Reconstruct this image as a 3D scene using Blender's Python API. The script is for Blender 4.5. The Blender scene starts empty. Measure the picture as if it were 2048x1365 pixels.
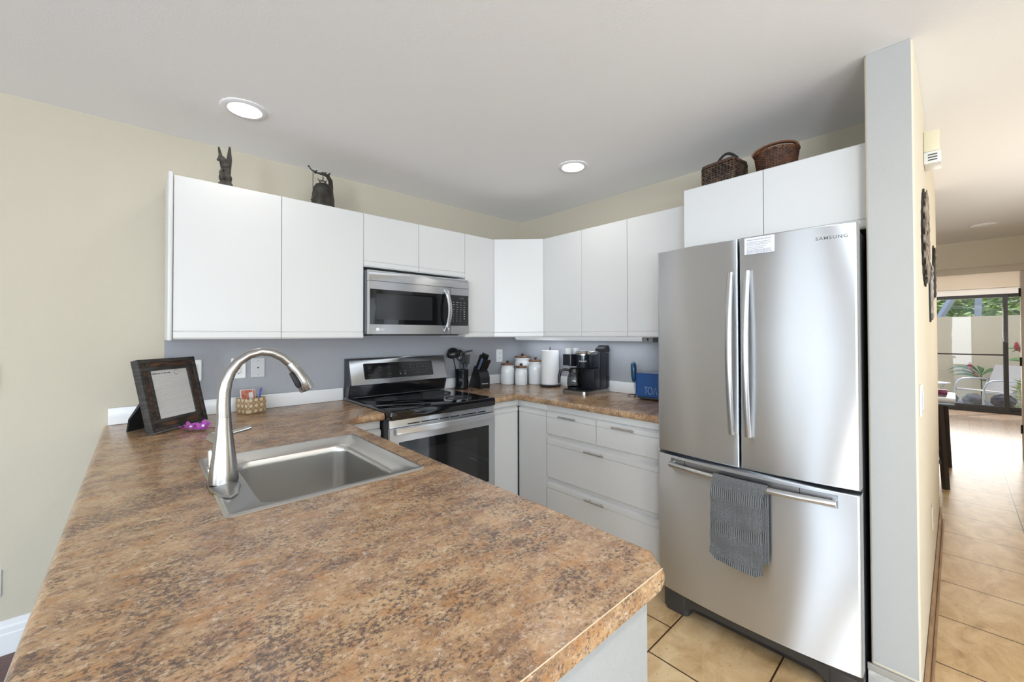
import bpy, bmesh, math, random
from mathutils import Vector, Matrix
from mathutils.geometry import tessellate_polygon
random.seed(7)
C = bpy.context.scene.collection
SC = bpy.context.scene
PI = math.pi

# ------------------------------------------------------------------ camera
cam_d = bpy.data.cameras.new('camera'); cam = bpy.data.objects.new('camera', cam_d); C.objects.link(cam)
YAW, PIT, ROLL, FPX = 0.8296, 0.0116, -0.0022, 812.6
F = Vector((math.cos(YAW)*math.cos(PIT), math.sin(YAW)*math.cos(PIT), math.sin(PIT)))
R0 = Vector((math.sin(YAW), -math.cos(YAW), 0)); U0 = R0.cross(F)
R = R0*math.cos(ROLL)+U0*math.sin(ROLL); U = U0*math.cos(ROLL)-R0*math.sin(ROLL)
M = Matrix.Identity(4)
for i in range(3):
    M[i][0], M[i][1], M[i][2] = R[i], U[i], -F[i]
M.translation = Vector((-2.6405, -2.7622, 1.3599))
cam.matrix_world = M
cam_d.sensor_fit = 'HORIZONTAL'; cam_d.sensor_width = 36.0
cam_d.lens = FPX/2048*36.0
cam_d.shift_y = -22.1/2048
cam_d.clip_start = 0.02; cam_d.clip_end = 200
SC.camera = cam

# ------------------------------------------------------------------ world, sun, daylight, added fills, exposure
SC.view_settings.view_transform = 'Standard'; SC.view_settings.look = 'None'
SC.view_settings.gamma = 1.0; SC.view_settings.use_curve_mapping = False
SC.view_settings.exposure = -0.13
world = bpy.data.worlds.new('sky'); SC.world = world; world.use_nodes = True
wn = world.node_tree; bg = wn.nodes['Background']
sky = wn.nodes.new('ShaderNodeTexSky'); sky.sky_type = 'NISHITA'; sky.sun_disc = False
sky.sun_elevation = math.radians(52); sky.sun_rotation = math.radians(60)
wn.links.new(sky.outputs[0], bg.inputs[0]); bg.inputs[1].default_value = 0.5
sun_d = bpy.data.lights.new('sun', 'SUN'); sun_d.energy = 2.6; sun_d.angle = 0.01; sun_d.color = (1, .95, .86)
sun = bpy.data.objects.new('sun', sun_d); C.objects.link(sun)
sun.rotation_euler = Vector((-0.42, 0.30, -1.0)).to_track_quat('-Z', 'Y').to_euler()
def area(name, loc, direction, sx, sy, energy, color=(1, 1, 1), disk=False, spread=None):
    d = bpy.data.lights.new(name, 'AREA'); d.energy = energy; d.color = color
    d.shape = 'DISK' if disk else 'RECTANGLE'; d.size = sx
    if not disk: d.size_y = sy
    if spread: d.spread = spread
    o = bpy.data.objects.new(name, d); C.objects.link(o); o.location = loc
    o.rotation_euler = Vector(direction).to_track_quat('-Z', 'Y').to_euler()
    return o
DAY = (0.80, 0.90, 1.0)
area('daylight_west', (-7.16, -2.30, 1.06), (1, 0, 0), 1.8, 2.1, 75, DAY)
area('daylight_west', (-6.92, -5.35, 1.10), (1, 0, 1.0), 1.6, 2.0, 300, DAY)  # tilted up as added fill for the ceiling and right-hand cabinets
area('daylight_fill_south', (-3.6, -6.40, 1.15), (0, 1, 3.0), 4.2, 1.6, 310, DAY)  # aimed mostly up to fill the ceiling, standing in for ground bounce
area('daylight_far', (8.02, -2.85, 1.1), (-1, 0, .9), 1.6, 1.9, 75, (1, .96, .90))
area('hall_fill', (1.3, -3.90, 1.45), (0, 1, .5), 1.9, 1.1, 22, (1, .95, .88))  # added fill that brightens the partition's hall side and the hall ceiling

H = 2.409      # ceiling
ZC = 0.9287    # worktop
ZT, ZB = 2.1054, 1.3413   # wall cabinets
G = 0.0006     # resting gap

# ------------------------------------------------------------------ materials
MATS = {}
def mat(name, col=(.8, .8, .8), rough=.5, metal=0., spec=.5, bump=None, var=None, emit=None, coat=0., alpha=None):
    if name in MATS: return MATS[name]
    m = bpy.data.materials.new(name); m.use_nodes = True
    nt = m.node_tree; p = nt.nodes['Principled BSDF']
    p.inputs['Base Color'].default_value = (*col, 1); p.inputs['Roughness'].default_value = rough
    p.inputs['Metallic'].default_value = metal; p.inputs['Specular IOR Level'].default_value = spec
    p.inputs['Coat Weight'].default_value = coat
    if emit: p.inputs['Emission Color'].default_value = (*emit[0], 1); p.inputs['Emission Strength'].default_value = emit[1]
    tc = nt.nodes.new('ShaderNodeTexCoord')
    if bump:
        n = nt.nodes.new('ShaderNodeTexNoise'); n.inputs['Scale'].default_value = bump[0]; n.inputs['Detail'].default_value = 3
        b = nt.nodes.new('ShaderNodeBump'); b.inputs['Strength'].default_value = bump[1]; b.inputs['Distance'].default_value = bump[2] if len(bump) > 2 else .01
        nt.links.new(tc.outputs['Object'], n.inputs['Vector']); nt.links.new(n.outputs['Fac'], b.inputs['Height']); nt.links.new(b.outputs[0], p.inputs['Normal'])
    if var:   # scale, dark colour, light colour
        n = nt.nodes.new('ShaderNodeTexNoise'); n.inputs['Scale'].default_value = var[0]; n.inputs['Detail'].default_value = 6
        mp = nt.nodes.new('ShaderNodeMapping')
        if len(var) > 3: mp.inputs['Scale'].default_value = var[3]
        r = nt.nodes.new('ShaderNodeValToRGB'); r.color_ramp.elements[0].position = .35; r.color_ramp.elements[1].position = .68
        r.color_ramp.elements[0].color = (*var[1], 1); r.color_ramp.elements[1].color = (*var[2], 1)
        nt.links.new(tc.outputs['Object'], mp.inputs[0]); nt.links.new(mp.outputs[0], n.inputs['Vector'])
        nt.links.new(n.outputs['Fac'], r.inputs[0]); nt.links.new(r.outputs[0], p.inputs['Base Color'])
    MATS[name] = m
    return m
class NT:
    def __init__(s, name):
        s.m = bpy.data.materials.new(name); s.m.use_nodes = True; s.t = s.m.node_tree; s.p = s.t.nodes['Principled BSDF']; MATS[name] = s.m
    def n(s, typ, **kw):
        x = s.t.nodes.new('ShaderNode'+typ)
        for k, v in kw.items():
            if k in x.inputs: x.inputs[k].default_value = v
            else: setattr(x, k, v)
        return x
    def l(s, a, b): s.t.links.new(a, b)
    def ramp(s, fac, stops):
        r = s.n('ValToRGB'); e = r.color_ramp.elements
        while len(e) < len(stops): e.new(.5)
        for i, (pos, c) in enumerate(stops):
            e[i].position = pos; e[i].color = (*c, 1) if not isinstance(c, (int, float)) else (c, c, c, 1)
        s.l(fac, r.inputs[0]); return r.outputs[0]
    def noise(s, vec, scale, detail=5, rough=.55, dist=0):
        x = s.n('TexNoise'); x.inputs['Scale'].default_value = scale; x.inputs['Detail'].default_value = detail
        x.inputs['Roughness'].default_value = rough; x.inputs['Distortion'].default_value = dist
        s.l(vec, x.inputs['Vector']); return x.outputs['Fac']
    def map(s, loc=(0, 0, 0), rot=(0, 0, 0), scale=(1, 1, 1), src='Object'):
        tc = s.n('TexCoord'); m = s.n('Mapping'); m.inputs['Location'].default_value = loc; m.inputs['Rotation'].default_value = rot; m.inputs['Scale'].default_value = scale
        s.l(tc.outputs[src], m.inputs[0]); return m.outputs[0]
    def mix(s, a, b, fac, mode='MIX'):
        x = s.n('Mix', data_type='RGBA', blend_type=mode)
        for v, sock in ((fac, x.inputs[0]), (a, x.inputs[6]), (b, x.inputs[7])):
            if isinstance(v, (int, float)): sock.default_value = v
            elif isinstance(v, tuple): sock.default_value = (*v, 1)
            else: s.l(v, sock)
        return x.outputs[2]
    def bump(s, h, strength, dist):
        b = s.n('Bump'); b.inputs['Strength'].default_value = strength; b.inputs['Distance'].default_value = dist
        s.l(h, b.inputs['Height']); s.l(b.outputs[0], s.p.inputs['Normal'])

def granite():
    g = NT('granite_laminate')
    v = g.map(rot=(0, 0, .12), scale=(1, 1.6, 1.4)); vf = g.map(rot=(0, 0, .3), scale=(1, 1.25, 1.2))
    a = g.noise(v, 10, 12, .82, .3)
    base = g.ramp(a, [(.36, (.17, .100, .066)), (.45, (.31, .185, .105)), (.53, (.45, .285, .155)), (.62, (.55, .385, .225)), (.74, (.63, .48, .33))])
    lt = g.ramp(g.noise(vf, 75, 10, .8, .3), [(.52, 0.0), (.63, .75)])
    base = g.mix(base, (.68, .54, .41), lt)
    rd = g.ramp(g.noise(v, 17, 5, .65), [(.50, 0.0), (.68, .6)])
    base = g.mix(base, (.44, .195, .062), rd)
    big = g.ramp(g.noise(v, 8, 4, .6), [(.36, .30), (.62, 0.0)])     # clusters where the dark flecks crowd
    fl = g.noise(vf, 120, 8, .8, .2)
    m = g.n('Math', operation='SUBTRACT'); g.l(fl, m.inputs[0])
    m2 = g.n('Math', operation='MULTIPLY'); m2.inputs[1].default_value = .34; g.l(big, m2.inputs[0]); g.l(m2.outputs[0], m.inputs[1])
    sp = g.ramp(m.outputs[0], [(.355, .85), (.44, 0.0)])
    base = g.mix(base, (.062, .046, .046), sp)
    g.l(base, g.p.inputs['Base Color']); g.p.inputs['Roughness'].default_value = .24; g.p.inputs['Specular IOR Level'].default_value = .45
    g.bump(g.noise(vf, 220, 3), .05, .002)
granite()
def tiles():
    g = NT('travertine_tile'); v = g.map(loc=(-.0085, 3.063, 0))
    b = g.n('TexBrick', offset=.5, offset_frequency=2, squash=1.0)
    b.inputs['Scale'].default_value = 1.0; b.inputs['Mortar Size'].default_value = .0036; b.inputs['Mortar Smooth'].default_value = 0.1
    b.inputs['Brick Width'].default_value = .413; b.inputs['Row Height'].default_value = .402; b.inputs['Bias'].default_value = 0
    b.inputs['Color1'].default_value = (.9, .9, .9, 1); b.inputs['Color2'].default_value = (1, 1, 1, 1); b.inputs['Mortar'].default_value = (.10, .075, .055, 1)
    g.l(v, b.inputs['Vector'])
    vs = g.map(scale=(1.6, 2.6, 1))
    base = g.ramp(g.noise(vs, 3.2, 8, .62, .8), [(.3, (.48, .30, .135)), (.46, (.68, .46, .235)), (.62, (.80, .59, .335)), (.8, (.85, .68, .44))])
    pit = g.ramp(g.noise(vs, 30, 8, .75, .4), [(.33, .45), (.42, 1.0)])
    base = g.mix(base, pit, .8, 'MULTIPLY')
    base = g.mix(base, b.outputs['Color'], 1.0, 'MULTIPLY')
    g.l(base, g.p.inputs['Base Color']); g.p.inputs['Roughness'].default_value = .33
    g.bump(b.outputs['Fac'], -.25, .004)
tiles()
def planks(name, c0, c1, rough, w=.12, L=1.2):
    g = NT(name); v = g.map()
    b = g.n('TexBrick', offset=.37, offset_frequency=2, squash=1.0); b.inputs['Scale'].default_value = 1; b.inputs['Mortar Size'].default_value = .0012
    b.inputs['Brick Width'].default_value = L; b.inputs['Row Height'].default_value = w
    b.inputs['Color1'].default_value = (*c0, 1); b.inputs['Color2'].default_value = (*c1, 1); b.inputs['Mortar'].default_value = (c0[0]*.3, c0[1]*.3, c0[2]*.3, 1)
    g.l(v, b.inputs['Vector'])
    gr = g.ramp(g.noise(g.map(scale=(1.5, 22, 1)), 3, 6, .6, .6), [(.3, .7), (.7, 1.1)])
    g.l(g.mix(b.outputs['Color'], gr, 1.0, 'MULTIPLY'), g.p.inputs['Base Color']); g.p.inputs['Roughness'].default_value = rough
planks('dark_plank_floor', (.070, .022, .012), (.12, .042, .022), .25)
planks('light_plank_floor', (.50, .36, .24), (.56, .42, .29), .28)
def steel(name, col, rough, aniso=.75, rot=.25, grain=(2, 2, 900), gs=.06):
    g = NT(name); g.p.inputs['Base Color'].default_value = (*col, 1); g.p.inputs['Metallic'].default_value = 1
    g.p.inputs['Anisotropic'].default_value = aniso; g.p.inputs['Anisotropic Rotation'].default_value = rot
    t = g.n('Tangent', direction_type='RADIAL', axis='Z'); g.l(t.outputs[0], g.p.inputs['Tangent'])
    n = g.noise(g.map(scale=grain), 1, 3)
    mr = g.n('MapRange'); mr.inputs[3].default_value = rough-gs; mr.inputs[4].default_value = rough+gs
    g.l(n, mr.inputs[0]); g.l(mr.outputs[0], g.p.inputs['Roughness'])
steel('brushed_steel', (.78, .81, .85), .42, 1.0, 0.25, (2, 2, 900), .03)
mat('satin_nickel', (.42, .415, .405), .24, 1)
steel('sink_steel', (.56, .545, .52), .31, .3, 0, (40, 40, 40), .015)
WHITE = mat('cabinet_white', (.675, .675, .67), .32, spec=.45)
def wallpaint(name, col): return mat(name, col, .75, spec=.3, bump=(170, .22, .004))
BEIGE = wallpaint('beige_wall_paint', (.56, .508, .41))
GREY = wallpaint('grey_wall_paint', (.34, .348, .375))
CREAM = wallpaint('cream_wall_paint', (.72, .64, .50))
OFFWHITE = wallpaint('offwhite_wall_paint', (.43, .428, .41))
CEIL = mat('ceiling_paint', (.90, .895, .89), .9, spec=.2, bump=(140, .12, .004))
TRIM = mat('white_trim', (.82, .82, .83), .35)
LIP = mat('white_laminate', (.80, .80, .81), .25)
BLACK = mat('black_plastic', (.012, .012, .014), .32)
BLACKM = mat('matte_black', (.010, .010, .012), .6)
BGLASS = mat('black_glass', (.006, .006, .007), .06, spec=.6)
CHAR = mat('charcoal_enamel', (.028, .030, .036), .35)
DGREY = mat('dark_grey_plastic', (.06, .06, .063), .45)
GREYMARK = mat('grey_print', (.30, .30, .31), .5)
WMARK = mat('white_print', (.75, .75, .76), .5)
DMARK = mat('dark_print', (.10, .10, .12), .6)
CHROME = mat('chrome', (.75, .75, .76), .1, 1)
PLATE = mat('white_plate', (.78, .78, .78), .3)
PLATEG = mat('grey_plate', (.52, .525, .54), .4)
CERAM = mat('white_ceramic', (.78, .80, .82), .15, coat=.3)
PAPER = mat('white_paper', (.82, .82, .82), .8, bump=(160, .15, .003))
SHEET = mat('printed_sheet', (.78, .77, .75), .25)
ACACIA = mat('acacia_wood', (.2, .1, .05), .45, var=(9, (.10, .04, .018), (.26, .13, .06), (1, 6, 1)))
RUSTIC = mat('rustic_wood', (.1, .06, .04), .6, var=(7, (.020, .016, .014), (.13, .060, .028), (2, 2, 9)), bump=(60, .4, .004))
RUSTICD = mat('dark_weathered_wood', (.04, .036, .033), .65, var=(14, (.016, .015, .015), (.065, .055, .048), (1, 1, 6)), bump=(80, .4, .004))
BRONZE = mat('dark_bronze', (.035, .032, .028), .5, .35, var=(18, (.018, .017, .015), (.062, .056, .046)), bump=(60, .5, .004))
WICKD = mat('dark_wicker', (.07, .04, .025), .55, var=(40, (.016, .010, .008), (.115, .066, .040)))
WICKB = mat('brown_wicker', (.15, .06, .03), .5, var=(34, (.035, .013, .007), (.115, .044, .018)))
WICKK = mat('black_cane', (.012, .012, .014), .4)
BLUE = mat('blue_enamel', (.022, .085, .27), .3)
TEAL = mat('blue_plastic', (.015, .07, .14), .28)
PEN = mat('pen_blue', (.01, .045, .42), .3)
def glass(name, tint=(1, 1, 1), f=.06):
    m = bpy.data.materials.new(name); m.use_nodes = True; t = m.node_tree; t.nodes.remove(t.nodes['Principled BSDF'])
    tr = t.nodes.new('ShaderNodeBsdfTransparent'); tr.inputs[0].default_value = (*tint, 1)
    gl = t.nodes.new('ShaderNodeBsdfGlossy'); gl.inputs['Roughness'].default_value = .01
    lw = t.nodes.new('ShaderNodeLayerWeight'); lw.inputs[0].default_value = .5
    pw = t.nodes.new('ShaderNodeMath'); pw.operation = 'POWER'; pw.inputs[1].default_value = 5; t.links.new(lw.outputs['Facing'], pw.inputs[0])
    fr = t.nodes.new('ShaderNodeMath'); fr.operation = 'MULTIPLY_ADD'; fr.inputs[1].default_value = .9; fr.inputs[2].default_value = .04; t.links.new(pw.outputs[0], fr.inputs[0])
    mx = t.nodes.new('ShaderNodeMixShader'); t.links.new(fr.outputs[0], mx.inputs[0]); t.links.new(tr.outputs[0], mx.inputs[1]); t.links.new(gl.outputs[0], mx.inputs[2])
    t.links.new(mx.outputs[0], t.nodes['Material Output'].inputs[0]); MATS[name] = m; return m
GLASS = glass('clear_glass'); CARAFE = glass('carafe_glass', (.62, .63, .64)); SMOKE = glass('smoked_clear_plastic', (.55, .56, .58))

# ------------------------------------------------------------------ mesh helper
class B:
    def __init__(s): s.bm = bmesh.new()
    def mark(s): return len(s.bm.verts)
    def xf(s, m, since=0):
        s.bm.verts.ensure_lookup_table()
        for v in s.bm.verts[since:]: v.co = m @ v.co
        return s
    def box(s, x0, x1, y0, y1, z0, z1, bev=0, seg=2):
        x0, x1 = min(x0, x1), max(x0, x1); y0, y1 = min(y0, y1), max(y0, y1); z0, z1 = min(z0, z1), max(z0, z1)
        t = bmesh.new()
        vs = [t.verts.new((x, y, z)) for x in (x0, x1) for y in (y0, y1) for z in (z0, z1)]
        for f in ((0, 1, 3, 2), (4, 6, 7, 5), (0, 4, 5, 1), (2, 3, 7, 6), (0, 2, 6, 4), (1, 5, 7, 3)): t.faces.new([vs[i] for i in f])
        if bev: bmesh.ops.bevel(t, geom=list(t.edges), offset=min(bev, .49*min(x1-x0, y1-y0, z1-z0)), segments=seg, profile=.5, affect='EDGES')
        s.add(t); return s
    def add(s, t, m=None):
        t.verts.index_update(); mp = []
        for v in t.verts: mp.append(s.bm.verts.new(m @ v.co if m else v.co))
        for f in t.faces:
            try: s.bm.faces.new([mp[v.index] for v in f.verts])
            except ValueError: pass
        t.free()
    def rings(s, rings, closed=True, cap0=True, cap1=True):
        vr = [[s.bm.verts.new(p) for p in r] for r in rings]; n = len(vr[0])
        for a, b in zip(vr, vr[1:]):
            for i in range(n if closed else n-1):
                j = (i+1) % n; s.bm.faces.new((a[i], a[j], b[j], b[i]))
        if cap0: s.bm.faces.new(list(reversed(vr[0])))
        if cap1: s.bm.faces.new(vr[-1])
        return s
    def lathe(s, prof, c=(0, 0, 0), n=32, sx=1, sy=1, cap=True):
        return s.rings([[(c[0]+r*sx*math.cos(2*PI*k/n), c[1]+r*sy*math.sin(2*PI*k/n), c[2]+z) for k in range(n)] for r, z in prof], True, cap, cap)
    def tube(s, pts, r, n=12, closed=False, sx=1., up=None):
        pts = [Vector(p) for p in pts]; m = len(pts); rr = r if isinstance(r, (list, tuple)) else [r]*m
        T = []
        for i in range(m):
            a = pts[i-1] if (i > 0 or closed) else pts[i]; b = pts[(i+1) % m] if (i < m-1 or closed) else pts[i]
            T.append((b-a).normalized())
        ref = Vector(up) if up else (Vector((0, 0, 1)) if abs(T[0].z) < .9 else Vector((1, 0, 0)))
        N = (ref-T[0]*ref.dot(T[0])).normalized(); rings = []
        for i in range(m):
            N = (N-T[i]*N.dot(T[i])).normalized(); Bn = T[i].cross(N)
            rings.append([pts[i]+(N*math.cos(2*PI*k/n)*sx+Bn*math.sin(2*PI*k/n))*rr[i] for k in range(n)])
        if closed: rings.append(rings[0]); s.rings(rings, True, False, False); bmesh.ops.remove_doubles(s.bm, verts=s.bm.verts[:], dist=1e-7)
        else: s.rings(rings)
        return s
    def cyl(s, p0, p1, r0, r1=None, n=24): return s.tube([p0, p1], [r0, r0 if r1 is None else r1], n)
    def prism(s, poly, plane, a, b):
        f = {'xy': lambda p, t: (p[0], p[1], t), 'xz': lambda p, t: (p[0], t, p[1]), 'yz': lambda p, t: (t, p[0], p[1])}[plane]
        return s.rings([[f(p, a) for p in poly], [f(p, b) for p in poly]])
    def ell(s, c, r, n=20, m=10, rot=None):
        mk = s.mark(); pr = []
        for j in range(m+1):
            a = -PI/2+PI*j/m; pr.append((max(math.cos(a), 1e-3), math.sin(a)))
        s.lathe(pr, n=n)
        mm = Matrix.Translation(c) @ (rot.to_4x4() if rot else Matrix.Identity(4)) @ Matrix.Diagonal((*r, 1))
        return s.xf(mm, mk)
    def face(s, pts): s.bm.faces.new([s.bm.verts.new(p) for p in pts]); return s

MW = {}
def finish(name, b, m, parent=None, local=False, smooth=35, scale=1):
    if scale != 1: b.xf(Matrix.Scale(scale, 4))
    bmesh.ops.recalc_face_normals(b.bm, faces=b.bm.faces[:])
    me = bpy.data.meshes.new(name); b.bm.to_mesh(me); b.bm.free()
    o = bpy.data.objects.new(name, me); C.objects.link(o)
    if m: me.materials.append(m)
    if smooth:
        me.polygons.foreach_set('use_smooth', [True]*len(me.polygons)); me.set_sharp_from_angle(angle=math.radians(smooth))
    if parent:
        o.parent = parent; MW[o] = MW[parent]
        if not local: me.transform(MW[parent].inverted())
    else:
        co = [v.co for v in me.vertices]
        c = Vector(((min(v.x for v in co)+max(v.x for v in co))/2, (min(v.y for v in co)+max(v.y for v in co))/2, min(v.z for v in co)))
        me.transform(Matrix.Translation(-c)); o.location = c; MW[o] = Matrix.Translation(c)
    me.update(); return o
obj = finish
def tag(o, label, cat, group=None, kind=None):
    o['label'] = label; o['category'] = cat
    if group: o['group'] = group
    if kind: o['kind'] = kind
    return o
def thing(name, label, cat, loc=(0, 0, 0), rotz=0, group=None, rot=None):
    o = bpy.data.objects.new(name, None); C.objects.link(o); o.empty_display_size = .05
    o.location = loc; o.rotation_euler = rot if rot else (0, 0, rotz)
    MW[o] = Matrix.Translation(loc) @ (o.rotation_euler.to_matrix().to_4x4())
    return tag(o, label, cat, group)
def struct(name, b, m, label, cat, parent=None, smooth=0):
    keep = finish(name, b, m, parent, smooth=smooth)
    if not parent: tag(keep, label, cat, kind='structure')
    return keep
def shift_world(o):     # structure keeps world-space texture coordinates
    t = o.location.copy(); o.data.transform(Matrix.Translation(t)); o.location = (0, 0, 0); MW[o] = Matrix.Identity(4); return o
def text(name, body, size, m, mat4, parent, depth=.0004, spacing=1.0, xs=1.0, bold=0):
    cu = bpy.data.curves.new(name, 'FONT'); cu.body = body; cu.size = size; cu.extrude = depth; cu.align_x = 'CENTER'; cu.align_y = 'CENTER'; cu.space_character = spacing; cu.offset = bold
    tmp = bpy.data.objects.new(name+'_tmp', cu); C.objects.link(tmp)
    dg = bpy.context.evaluated_depsgraph_get(); dg.update()
    me = bpy.data.meshes.new_from_object(tmp.evaluated_get(dg)); bpy.data.objects.remove(tmp); bpy.data.curves.remove(cu)
    me.transform(Matrix.Diagonal((xs, 1, 1, 1))); me.transform(MW[parent].inverted() @ mat4); me.materials.clear(); me.materials.append(m); me.name = name
    o = bpy.data.objects.new(name, me); C.objects.link(o); o.parent = parent; MW[o] = MW[parent]; return o
def basis(origin, xdir, ydir):
    x = Vector(xdir).normalized(); y = Vector(ydir); y = (y-x*y.dot(x)).normalized(); z = x.cross(y)
    m = Matrix.Identity(4)
    for i in range(3): m[i][0], m[i][1], m[i][2], m[i][3] = x[i], y[i], z[i], origin[i]
    return m
def arc(c, r, a0, a1, n): return [(c[0]+r*math.cos(a0+(a1-a0)*i/n), c[1]+r*math.sin(a0+(a1-a0)*i/n)) for i in range(n+1)]
def rrect(cx, cy, hx, hy, r, n=6):
    out = []
    for sx, sy, a in ((1, 1, 0), (-1, 1, PI/2), (-1, -1, PI), (1, -1, 1.5*PI)):
        out += arc((cx+sx*(hx-r), cy+sy*(hy-r)), r, a, a+PI/2, n)
    return out

# ------------------------------------------------------------------ the setting
PX, PY0, PY1 = -.6318, -2.5377, -2.6699          # partition end face, kitchen face, hall face
WX = -7.0; WY = -6.5; HY = -3.95; HX = 4.30; SX = 8.11
def sbox(name, m, label, cat, *boxes):
    b = B()
    for bx in boxes: b.box(*bx)
    return shift_world(struct(name, b, m, label, cat))
sbox('floor', MATS['travertine_tile'], 'beige travertine tile floor of the kitchen and hall', 'floor', (-1.99, HX, WY, 0, -.1, 0))
sbox('floor_living', MATS['dark_plank_floor'], 'dark red-brown plank floor beside the peninsula', 'floor', (WX, -1.99, WY, 0, -.1, 0))
sbox('floor_bedroom', MATS['light_plank_floor'], 'pale wood plank floor before the sliding glass door', 'floor', (HX, SX+.06, -5.0, -.6, -.1, 0))
sbox('ceiling', CEIL, 'smooth off-white ceiling with recessed lights', 'ceiling', (WX-.1, SX+.1, WY-.1, .1, H, H+.12))
sbox('wall_back', BEIGE, 'beige textured wall behind the range and picture frame', 'wall', (WX-.1, .12, 0, .12, 0, H))
sbox('wall_back_panel', GREY, 'grey painted wall band under the cabinets behind the range', 'wall', (-2.548, 0, -.0025, -.0001, ZC, 1.52))
sbox('wall_right', BEIGE, 'beige wall behind the fridge and coffee maker', 'wall', (0, .12, PY0, 0, 0, H))
sbox('wall_right_panel', GREY, 'grey painted wall band behind the coffee maker and toaster', 'wall', (-.0025, -.0001, -1.75, -.0025, ZC, 1.52))
b = B(); b.box(PX, 1.65, PY1, PY0, 0, H, .008, 3); b.box(1.53, 1.65, PY0, -1.7, 0, H)
shift_world(struct('wall_partition', b, CREAM, 'cream partition wall whose narrow end stands beside the fridge', 'wall', smooth=30))
sbox('wall_nook', CREAM, 'wall of the recess behind the hall desk', 'wall', (1.65, HX, -1.82, -1.7, 0, H))
sbox('wall_hall', CREAM, 'hall wall opposite the partition', 'wall', (PX, .30, HY-.12, HY, 0, H), (2.30, HX, HY-.12, HY, 0, H), (.30, 2.30, HY-.12, HY, 0, .85), (.30, 2.30, HY-.12, HY, 2.05, H), (PX, PX+.12, WY, HY-.12, 0, H))
sbox('wall_end', CREAM, 'beige wall with the doorway at the hall end', 'wall', (HX, HX+.12, -2.36, -.6, 0, H), (HX, HX+.12, -5.0, -3.27, 0, H), (HX, HX+.12, -3.27, -2.36, 2.10, H))
sbox('wall_bedroom', CREAM, 'side walls of the far room with the glass door', 'wall', (HX+.12, SX+.1, -.72, -.6, 0, H), (HX+.12, SX+.1, -5.0, -4.88, 0, H))
sbox('wall_far', CREAM, 'wall around the sliding glass door of the far room', 'wall', (SX, SX+.1, -2.0, -.72, 0, H), (SX, SX+.1, -4.88, -3.95, 0, H), (SX, SX+.1, -3.95, -2.0, 2.13, H))
b = [(WX-.1, WX, WY, -6.2, 0, H), (WX-.1, WX, -4.2, -3.25, 0, H), (WX-.1, WX, -1.35, 0, 0, H), (WX-.1, WX, -6.2, -4.2, 2.12, H), (WX-.1, WX, -3.25, -1.35, 2.12, H)]
sbox('wall_left', BEIGE, 'living room wall with two glass doors facing the fridge', 'wall', *b)
sbox('wall_front', BEIGE, 'living room wall with a wide glass door', 'wall', (WX, -5.75, WY-.1, WY, 0, H), (-1.45, HX, WY-.1, WY, 0, H), (-5.75, -1.45, WY-.1, WY, 2.16, H))
# partition end: cooler white paint face, base tiles
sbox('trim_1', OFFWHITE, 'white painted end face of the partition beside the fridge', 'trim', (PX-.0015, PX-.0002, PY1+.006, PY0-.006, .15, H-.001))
b = B(); b.box(PX-.012, PX-.0018, PY1-.008, PY0+.008, 0, .118, .002); base_t = struct('baseboard_end', b, mat('grey_stone_tile', (.5, .48, .45), .5, var=(26, (.36, .35, .33), (.62, .60, .57))), 'grey stone tile base on the end of the partition', 'baseboard')
b = B(); b.box(PX-.014, PX-.0018, PY1-.010, PY0+.010, .1185, .142, .003); struct('base_cap', b, mat('grey_cap', (.36, .335, .30), .5), '', '', base_t)
TB = mat('brown_tile_base', (.34, .21, .11), .45, var=(8, (.27, .16, .085), (.40, .26, .145)))
b = B(); b.box(PX-.004, 1.65, PY1-.012, PY1-.001, 0, .105, .003); base_h = struct('baseboard_hall', b, TB, 'brown tile baseboard along the partition in the hall', 'baseboard')
b = B(); b.box(PX-.006, 1.65, PY1-.022, PY1-.0125, 0, .022, .003); struct('base_shoe', b, TB, '', '', base_h)
b = B(); b.prism([(-.0005, 0), (-.016, 0), (-.016, .085), (-.013, .090), (-.013, .112), (-.008, .120), (-.006, .138), (-.0005, .141)], 'yz', WX, -2.752)
struct('baseboard_back', b, TRIM, 'white stepped baseboard on the beige back wall', 'baseboard', smooth=20)
# far doorway: casing, jamb, hinges
d1 = thing('door_1', 'doorway frame with dark hinges at the hall end', 'door frame', (HX, -2.8, 0)); d1['kind'] = 'structure'
CAS = mat('beige_casing', (.66, .57, .44), .5)
b = B(); b.box(HX-.018, HX-.0005, -3.33, -2.30, 2.035, 2.105, .004); obj('casing', b, CAS, d1)
b = B(); b.box(HX-.018, HX-.0005, -3.33, -3.262, 0, 2.034, .004); obj('casing', b, CAS, d1)
b = B(); b.box(HX+.0005, HX+.119, -3.2695, -3.235, 0.001, 2.07, .003); b.box(HX+.0005, HX+.119, -3.234, -2.40, 2.07, 2.0995, .003); obj('jamb', b, mat('pale_jamb', (.68, .60, .52), .5), d1)
for z in (1.80, 1.06, .34):
    b = B(); b.box(HX-.004, HX+.05, -3.2345, -3.226, z-.045, z+.045, .002); b.cyl((HX-.008, -3.226, z-.047), (HX-.008, -3.226, z+.047), .008, n=10); obj('hinge', b, mat('dark_brass', (.05, .04, .03), .4, .8), d1)
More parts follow.
